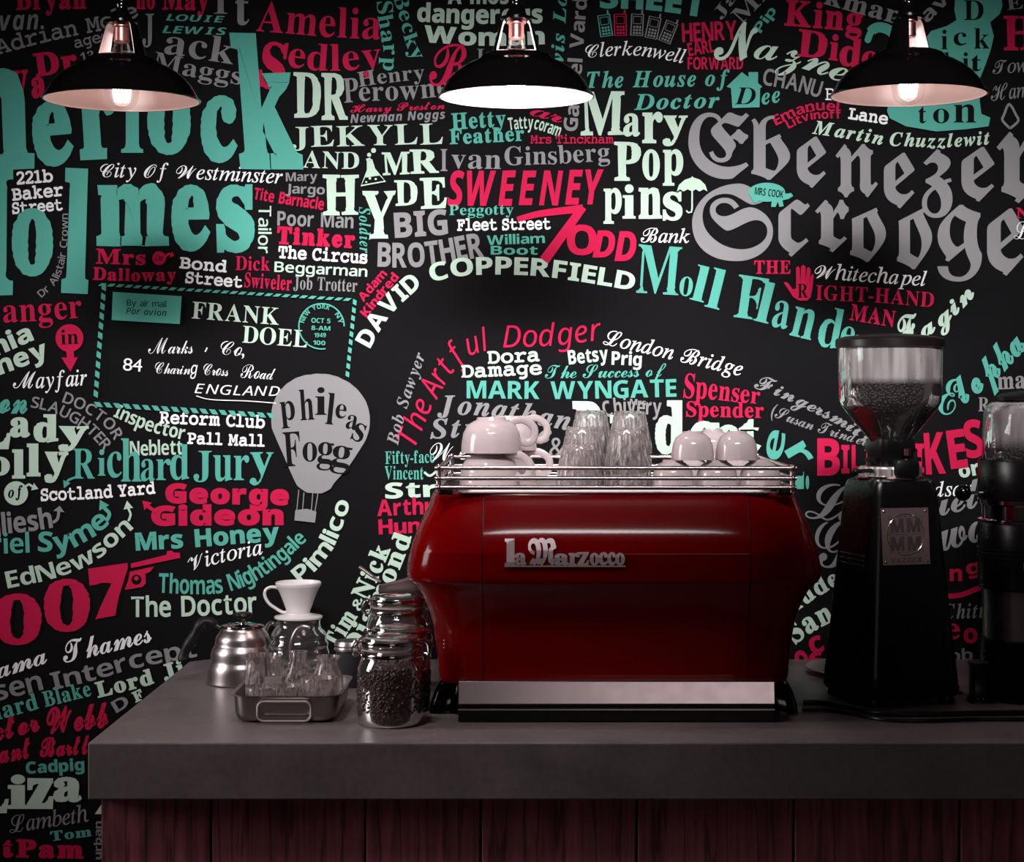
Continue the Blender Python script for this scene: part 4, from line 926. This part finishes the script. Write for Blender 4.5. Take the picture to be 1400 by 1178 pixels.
# ------------------------------------------------------------------ kettle
kx, ky = spot(332, 3.365)
t = thing('gooseneck_kettle', 'ridged steel gooseneck kettle with black handle at the left end of the bar', 'kettle', (kx, ky, Z_BAR), 0)
body = smooth_path([(.0600, 0, 0), (.0640, 0, .002), (.0636, 0, .008), (.0612, 0, .028), (.0580, 0, .0365), (.0566, 0, .041), (.0552, 0, .056), (.0515, 0, .0645), (.0492, 0, .069), (.0475, 0, .080), (.0425, 0, .0885), (.0378, 0, .0945), (.0362, 0, .0985)], 4)
new_obj('kettle_body', lathe(bmesh.new(), [(0, 0)]+[(p.x, p.z) for p in body]+[(.035, .099), (0, .099)], 64), BRUSH, t, auto=R(60))
lid = new_obj('lid', lathe(bmesh.new(), [(.0372, .0975), (.0382, .099), (.0378, .1015), (.035, .1025), (.022, .105), (0, .106)], 48), STEEL, t)
new_obj('knob_stem', lathe(bmesh.new(), [(.0045, .105), (.0038, .112), (.0045, .115), (0, .115)], 16), STEEL, lid)
new_obj('knob', lathe(bmesh.new(), [(0, .1135), (.010, .114), (.0160, .118), (.0172, .1205), (.0155, .1235), (.008, .125), (0, .125)], 32), BLKPL, lid)
hb = new_obj('handle_bracket', tube(bmesh.new(), smooth_path([(-.034, 0, .094), (-.042, 0, .098), (-.052, 0, .104)], 5), .0034, 10, flat=(.8, 1.6)), STEEL, t)
hp = smooth_path([(-.047, 0, .1015), (-.058, 0, .108), (-.068, 0, .1085), (-.076, 0, .100), (-.084, 0, .086), (-.093, 0, .072), (-.101, 0, .058), (-.105, 0, .045), (-.104, 0, .040)], 5)
new_obj('handle', tube(bmesh.new(), hp, [.0058+.0036*sin(min(1, i/14)*pi/2)+.0008*sin(i*.55) for i in range(len(hp)-1)]+[.004], 14, flat=(1, 1.35)), mat('black_resin', (.010, .009, .012), .5, noise=.1), t)
sp = smooth_path([(.055, 0, .014), (.070, 0, .013), (.0815, 0, .020), (.0845, 0, .036), (.0850, 0, .054), (.0875, 0, .074), (.0945, 0, .091), (.104, 0, .0985), (.113, 0, .0985), (.118, 0, .095)], 6)
new_obj('spout', tube(bmesh.new(), sp, [.0085-.0045*min(1, i/36) for i in range(len(sp))], 14), BRUSH, t, )

# ------------------------------------------------------------------ glass server with a porcelain dripper on it
x, y = spot(408, 3.54)
t = thing('glass_server', 'clear glass coffee server with wavy sides under the white dripper', 'server', (x, y, Z_BAR), R(180))
wav = [(.048, .0), (.054, .003), (.0575, .012), (.0560, .020), (.0575, .028), (.0545, .038), (.0555, .046), (.0515, .056), (.0515, .063), (.0460, .072), (.0420, .078), (.0405, .084), (.0415, .0905)]
wp = smooth_path([(r, 0, z) for r, z in wav], 4)
new_obj('glass_body', lathe(bmesh.new(), [(0, .001)]+[(p.x, p.z) for p in wp], 56), THINH, t)
new_obj('handle', tube(bmesh.new(), smooth_path([(.041, 0, .080), (.052, 0, .0835), (.060, 0, .072), (.062, 0, .050), (.059, 0, .034), (.0555, 0, .030)], 7), .0042, 10), THINH, t)
t = thing('pour_over_dripper', 'white porcelain cone dripper standing on the glass server', 'dripper', (x, y, Z_BAR+.0915), 0)
new_obj('flange', lathe(bmesh.new(), [(.020, 0), (.042, 0), (.0448, .002), (.0448, .005), (.042, .0065), (.026, .009), (.0215, .011)], 56), PORC, t)
new_obj('cone', lathe(bmesh.new(), [(.018, .004), (.0215, .010), (.0225, .016), (.0325, .043), (.0405, .060), (.0425, .063), (.0428, .0675), (.0412, .069), (.0398, .0685), (.0385, .062), (.030, .040), (.016, .012), (0, .010)], 56), PORC, t)
new_obj('handle', tube(bmesh.new(), smooth_path([(-.037, 0, .057), (-.050, 0, .059), (-.0605, 0, .054), (-.0625, 0, .043), (-.055, 0, .029), (-.040, 0, .018), (-.028, 0, .012), (-.021, 0, .013)], 7), .0040, 12, flat=(.75, 1.5)), PORC, t)

# ------------------------------------------------------------------ tall grinder
gx, gy = spot(1217, 3.205)
G_ROT = R(17)
t = thing('coffee_grinder', 'tall black coffee grinder with steel nameplate and clear hopper of beans', 'grinder', (gx, gy, Z_BAR), G_ROT)
def gs(z): return .0925-.0325*(z/.370)**.92
bm = bmesh.new(); lo = []
for i, z in enumerate([.012, .02, .05, .1, .15, .2, .25, .3, .34, .360, .367, .370]):
    s = gs(z)-(.004 if z > .365 else .0015 if z > .355 else 0)-(.004 if z < .015 else 0)-(.006 if z > .369 else 0); lo.append([(x_, y_, z) for x_, y_ in rrect(2*s, 2*s, s*.28, 6)])
loft(bm, lo); new_obj('housing', bm, BLKSAT, t)
for sx_ in (-1, 1):
    for sy_ in (-1, 1): new_obj('rubber_foot', lathe(bmesh.new(), [(0, 0), (.013, 0), (.014, .004), (.012, .013), (0, .013)], 20, c=(sx_*.068, sy_*.068)), BLKPL, t)
for q in range(3):   # cooling ribs on the left flank
    z = .243-.008*q; new_obj('rib', box(bmesh.new(), -gs(z)-.0012, -gs(z)+.004, -.045, .045, z-.0016, z+.0016, .0008, 1), BLKPL, t)
pz0, pz1 = .230, .324; ang = math.atan(.0325/.370)
pm = Matrix.Translation((-.008, -gs(.277)-.0016, .277)) @ Matrix.Rotation(-ang, 4, 'X')
def plate_obj(name, bm, m, parent):
    bmesh.ops.transform(bm, matrix=pm, verts=bm.verts); return new_obj(name, bm, m, parent, smooth=False)
pt = plate_obj('nameplate', box(bmesh.new(), -.0435, .0435, -.0008, .0012, -.047, .047, .0006, 1), mat('pink_steel_plate', (.62, .44, .45), .40, 1.0, noise=.1, nscale=12), t)
for sx_ in (-1, 1):
    for sz_ in (-1, 1): bm = ball(bmesh.new(), (sx_*.038, -.001, sz_*.0415), .0026, 10, (1, .5, 1)); plate_obj('plate_screw', bm, CHROME, pt).data.shade_smooth()
bm = bmesh.new(); tube(bm, [(.034*cos(a), -.0010, .003+.034*sin(a)) for a in [2*pi*k/60 for k in range(60)]], .0006, 6, closed=True)
for a, b in (((-.0305, .033), (.0305, .033)), ((-.0305, -.026), (.0305, -.026)), ((-.0305, -.026), (-.0305, .033)), ((.0305, -.026), (.0305, .033)), ((-.034, .0035), (.034, .0035)), ((0, -.031), (0, .037))):
    tube(bm, [(a[0], -.0010, a[1]), (b[0], -.0010, b[1])], .0004, 6)
plate_obj('emblem_lines', bm, STEEL, pt)
bm = bmesh.new()
for x0 in (-.0275, .003):
    for z0 in (-.0235, .0065): raised(bm, 'M', 'ssb', x0, z0, x0+.0245, z0+.0235, lambda z: -.0008, .0005, .03)
w_ = .046/6
for k, c in enumerate('MAZZER'): raised(bm, c, 'sb', -.029+k*.0098, -.0425, -.029+k*.0098+.0082, -.0345, lambda z: -.0008, .0005, .0)
plate_obj('emblem', bm, mat('engraved_dark', (.05, .030, .033), .6, 0), pt)
new_obj('top_plate', lathe(bmesh.new(), [(0, .369), (.056, .369), (.057, .3715), (.055, .374), (0, .374)], 40), STEEL, t)
bm = lathe(bmesh.new(), [(.040, .373), (.051, .373), (.052, .376), (.052, .387), (.050, .390), (.040, .391)], 96)
for i, v in enumerate(bm.verts):
    if .375 < v.co.z < .388:
        a = math.atan2(v.co.y, v.co.x); k = 1+.018*(1 if int((a+pi)/(2*pi)*96) % 2 else -1); v.co.x *= k; v.co.y *= k
new_obj('adjusting_ring', bm, SATIN, t, auto=R(15))
bm = bmesh.new(); loft(bm, [[(x_, y_, z) for x_, y_ in rrect(w, w, .014, 4)] for z, w in ((.372, .064), (.410, .064), (.418, .070), (.436, .066))]); box(bm, -.018, .027, -.058, -.02, .372, .404, .008); new_obj('neck', bm, BLKPL, t)
new_obj('lock_screw', lathe(bmesh.new(), [(0, .409), (.0062, .409), (.0062, .420), (0, .420)], 16, c=(.012, -.036)), BRASS, t)
bm = tube(bmesh.new(), [(-.045, -.022, .384), (-.078, -.035, .3835)], .0035, 10); ball(bm, (-.083, -.037, .3835), .0058, 12); new_obj('adjusting_lever', bm, BLKPL, t)
for sx_ in (-1, 1): new_obj('thumb_screw', lathe(bmesh.new(), [(0, .389), (.0028, .389), (.0028, .398), (.011, .398), (.011, .405), (0, .405)], 20, c=(sx_*.040, -.012)), BLKPL, t)
hop = [(.033, .430), (.036, .436), (.050, .452), (.068, .474), (.080, .489), (.0845, .498), (.0858, .510), (.0870, .590)]
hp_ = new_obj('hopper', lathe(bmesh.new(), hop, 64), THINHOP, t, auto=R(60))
new_obj('hopper_lid', lathe(bmesh.new(), [(.080, .588), (.0885, .589), (.0915, .591), (.0915, .602), (.089, .605), (.075, .6085), (.04, .612), (0, .613)], 64), mat('brown_black_lid', (.009, .0055, .0055), .32, noise=.1), t)
bp2 = [(r-.0032, z) for r, z in hop if z < .515]+[(.083, .532)]
beans('coffee_beans', 'dark roasted beans filling half of the tall grinder hopper', (gx, gy, Z_BAR), bp2, 3600, .0085, BEAND, (.080, .532, 700), 5)

# ------------------------------------------------------------------ second grinder at the right edge
qx, qy = spot(1418, 3.22)
t = thing('coffee_grinder', 'black and steel round-bodied coffee grinder cut off by the right edge of the photo', 'grinder', (qx, qy, Z_BAR), 0)
new_obj('base', lathe(bmesh.new(), [(0, 0), (.101, 0), (.103, .004), (.100, .018), (.0955, .030), (.0955, .096), (.0925, .102), (0, .102)], 64), BLKSAT, t)
new_obj('motor_sleeve', lathe(bmesh.new(), [(.0905, .100), (.0905, .186)], 64), BRUSH, t)
body2 = new_obj('motor_housing', lathe(bmesh.new(), [(.088, .183), (.0975, .184), (.0985, .187), (.0985, .292), (.0965, .296), (.088, .297)], 64), BLKSAT, t)
for q in range(3): new_obj('rib', lathe(bmesh.new(), [(.0983, .250-.007*q), (.0995, .2508-.007*q), (.0995, .2522-.007*q), (.0983, .253-.007*q)], 64), BLKPL, body2)
new_obj('chrome_band', lathe(bmesh.new(), [(.088, .295), (.0985, .296), (.0985, .300), (.0915, .302), (.0915, .324), (.0985, .327), (.0985, .334), (.088, .335)], 64), CHROME, t)
new_obj('collar', lathe(bmesh.new(), [(.088, .334), (.0975, .335), (.0985, .338), (.0985, .398), (.0965, .402), (.088, .402)], 64), BLKSAT, t)
dome = [(.0905, .401), (.0915, .404), (.0905, .45), (.089, .478), (.085, .490), (.076, .497), (.05, .4985)]
new_obj('hopper', lathe(bmesh.new(), dome, 64), THINDOME, t)
new_obj('hopper_lid', lathe(bmesh.new(), [(0, .497), (.05, .498), (.066, .501), (.067, .507), (.060, .512), (.03, .517), (0, .518)], 48), mat('brown_black_lid', (.009, .0055, .0055), .32), t)
lv = new_obj('adjusting_lever', tube(bmesh.new(), [(-.094, -.02, .3455), (-.122, -.024, .3455)], .0028, 10), STEEL, t)
new_obj('ball_knob', ball(bmesh.new(), (-.1315, -.0255, .3455), .0138, 24), BLACK, lv)
ba = R(-96); BC = (.0987*cos(ba), .0987*sin(ba), .228)
bm = bmesh.new(); rows = []
for i in range(9):
    rr_ = .0385*i/8; rows.append([bm.verts.new((rr_*cos(2*pi*k/40), -.0012 if i < 8 else .001, rr_*sin(2*pi*k/40))) for k in range(40)] if i else [bm.verts.new((0, -.0012, 0))])
for A, B in zip(rows, rows[1:]):
    for k in range(40):
        if len(A) == 1: bm.faces.new((A[0], B[k], B[(k+1) % 40]))
        else: bm.faces.new((A[k], B[k], B[(k+1) % 40], A[(k+1) % 40]))
def wrap(bm, off=0):
    for v in bm.verts:
        th = ba+v.co.x/.0987; r = .0990-v.co.y+off; v.co = (r*cos(th), r*sin(th), .228+v.co.z)
    bmesh.ops.recalc_face_normals(bm, faces=bm.faces); return bm
bg_ = new_obj('badge', wrap(bm), mat('badge_dark_steel', (.22, .17, .17), .35, .7), t)
bm = bmesh.new()
for e in (1, .78): tube(bm, [(.024*e*cos(a), -.0022, .011*e*sin(a)) for a in [2*pi*k/40 for k in range(40)]], .0007, 6, closed=True)
tube(bm, [(-.024, -.0022, 0), (.024, -.0022, 0)], .0006, 6); tube(bm, [(-.006, -.0022, -.010), (0, -.0022, .012), (.006, -.0022, -.010)], .0007, 6)
new_obj('badge_emblem', wrap(bm), DSTEEL, bg_); 
bm = bmesh.new(); ball(bm, (-.034, -.0022, .008), .0016, 8); new_obj('badge_rivet', wrap(bm), CHROME, bg_)
bm = bmesh.new(); loft(bm, [[(-.112+x_, -.055+y_, z) for x_, y_ in rrect(w, w*1.1, .005, 3)] for z, w in ((.0, .036), (.006, .034), (.012, .027), (.058, .027), (.062, .031), (.066, .031))]); new_obj('filter_rest', bm, BLKPL, t)
for dx in (-.006, .003): new_obj('screw', ball(bmesh.new(), (-.112+dx, -.0735, .0065), .0022, 10), CHROME, t)
beans('coffee_beans', 'roasted beans at the bottom of the domed hopper of the right-edge grinder', (qx, qy, Z_BAR), [(.086, .404), (.086, .420)], 700, .0085, BEAND, (.084, .422, 600), 6)

# ------------------------------------------------------------------ round steel plate, spilled beans, power cables
x, y = spot(1196, 3.47)
t = thing('round_plate', 'round steel plate lying on the bar behind the tall black grinder', 'plate', (x, y, Z_BAR))
new_obj('plate_body', lathe(bmesh.new(), [(0, 0), (.085, 0), (.095, .003), (.124, .0115), (.1255, .0125), (.1245, .0135), (.095, .0055), (.085, .0025), (0, .002)], 72), SATIN, t)
sb = None
for k, (px, d) in enumerate(((1304, 3.44), (1309, 3.30), (1313, 3.235))):
    x, y = spot(px, d); bm = bmesh.new(); ball(bm, (0, 0, .003), 1, 12, (.0055, .004, .003))
    for v in bm.verts: v.co = ((v.co.x)*1, v.co.y, v.co.z)
    o = new_obj('coffee_bean', bm, BEAND, None, loc=(x, y, Z_BAR)); o.rotation_euler.z = k*1.1
    tag(o, ['spilled coffee bean farthest back beside the tall grinder', 'spilled coffee bean halfway back between the two grinders', 'spilled coffee bean nearest the front between the two grinders'][k], 'coffee bean', 'beans spilled between the grinders')
CAB = mat('black_cable', (.006, .006, .006), .32)
def ground(px, py): d = (CAM_Z-Z_BAR)*FPX/(py-HY); return ((px-HX)*d/FPX, d)
def cable(name, label, pts, r):
    P_ = [(*ground(px, py), Z_BAR+r+.0004) for px, py in pts]
    P_ = smooth_path(P_, 10); return tag(new_obj(name, tube(bmesh.new(), P_, r, 10), CAB), label, 'cable')
cable('power_cable', 'thick black power cable lying on the bar from the espresso machine to the right', [(1098, 964), (1125, 965), (1160, 971), (1205, 979), (1260, 980), (1320, 979), (1400, 978), (1480, 976)], .0046)
cable('power_cable', 'thinner black power cable lying just in front of the thick one', [(1097, 973), (1130, 973), (1165, 978), (1205, 986), (1260, 988), (1330, 986), (1400, 986), (1480, 984)], .0032)

# ------------------------------------------------------------------ pendant lamps
def pendant(label, px, py, rot, power, col, fil, group='enamel pendant lamps over the bar'):
    d = 3.05; c = at(px, py, d)
    t = thing('pendant_lamp', label, 'lamp', c, rot, group)
    outer = [(.1225, -.0005), (.1250, .0003), (.1255, .0018), (.1235, .0032), (.1190, .0100), (.1120, .0225), (.1010, .0355), (.0880, .0460), (.0740, .0540), (.0610, .0595), (.0585, .0625), (.0560, .0655), (.0490, .0690), (.0415, .0712), (.0385, .0712)]
    sh = new_obj('shade', lathe(bmesh.new(), outer, 96), BLACK, t, auto=R(50))
    inner = [(r-.0016, z-.0012) for r, z in outer[3:-1]]
    new_obj('shade_lining', lathe(bmesh.new(), [(.1222, 0), (.1226, .0012)]+[(.1212, .0035)]+inner[1:]+[(.0385, .0702)], 96), WHENAM, sh, auto=R(50))
    arm = [(.0392, .0690), (.0345, .0880), (.0290, .1080), (.0262, .1180), (.0235, .1225), (.0180, .1255), (.0100, .1270)]
    for q in (0, pi):
        a0, a1 = q-R(33), q+R(33)
        bm = lathe(bmesh.new(), arm, 12, a0, a1); n0 = len(bm.faces)
        lathe(bm, [(r-.0014, z-.0006) for r, z in arm], 12, a0, a1); bm.faces.ensure_lookup_table()
        for f in bm.faces[n0:]: f.material_index = 1
        new_obj('bracket_arm', bm, [BLACK, WHENAM], t, auto=R(50))
    new_obj('gallery_cap', lathe(bmesh.new(), [(.0150, .1235), (.0235, .1228), (.0255, .1245), (.0250, .1285), (.0165, .1315), (.0155, .1360), (.0100, .1440), (.0085, .1500), (.0095, .1530), (.0085, .1560), (.0070, .1620), (.0078, .1650), (.0050, .1720), (.0050, .1800), (.0035, .1830), (0, .1830)], 32), BLACK, t)
    new_obj('bulb_socket', lathe(bmesh.new(), [(0, .1265), (.0145, .1260), (.0150, .1180), (.0120, .1160), (.0125, .0950), (.0105, .0930), (0, .0930)], 28), BRASS, t)
    gl = smooth_path([(.0100, 0, .100), (.0125, 0, .088), (.0165, 0, .075), (.0215, 0, .052), (.0262, 0, .027), (.0270, 0, .010), (.0225, 0, -.006), (.0120, 0, -.0135), (.003, 0, -.0150)], 4)
    bu = new_obj('bulb', lathe(bmesh.new(), [(p.x, p.z) for p in gl]+[(0, -.0150)], 40), BULBG, t)
    bm = bmesh.new(); n = 9
    zig = []
    for k in range(2*n):
        a = 2*pi*k/(2*n); z0, z1 = (.034, -.002) if k % 2 == 0 else (-.002, .034)
        for u in (0, .5, 1): zig.append(((.0115+.0030*sin(pi*u))*cos(a), (.0115+.0030*sin(pi*u))*sin(a), z0+(z1-z0)*u))
    tube(bm, zig, .00065, 6, closed=True); new_obj('filament', bm, fil, bu)
    new_obj('filament_stem', tube(bmesh.new(), [(0, 0, .092), (0, 0, .036)], .0016, 8), BULBG, bu)
    new_obj('cord', tube(bmesh.new(), [(0, 0, .181), (0, 0, RZ-c.z)], .0038, 10), mat('dark_flex', (.02, .012, .012), .6), t)
    l = bpy.data.lights.new('bulb_light', 'POINT'); l.energy = power; l.color = col; l.shadow_soft_size = .013
    o = bpy.data.objects.new('bulb_light', l); COL.objects.link(o); o.parent = t; o.location = (0, 0, .016)
    return t
pendant('leftmost of the three black enamel pendant lamps, white inside, with glowing cage filament', 166.5, 137.5, R(-14), .15, (1, .62, .61), FIL)
pendant('middle and brightest of the three black enamel pendant lamps, over the machine', 706, 133, R(0), 2.6, (1, .90, .86), FILW)
pendant('rightmost of the three black enamel pendant lamps, over the tall grinder', 1242, 130.5, R(48), .15, (1, .64, .63), FILW)
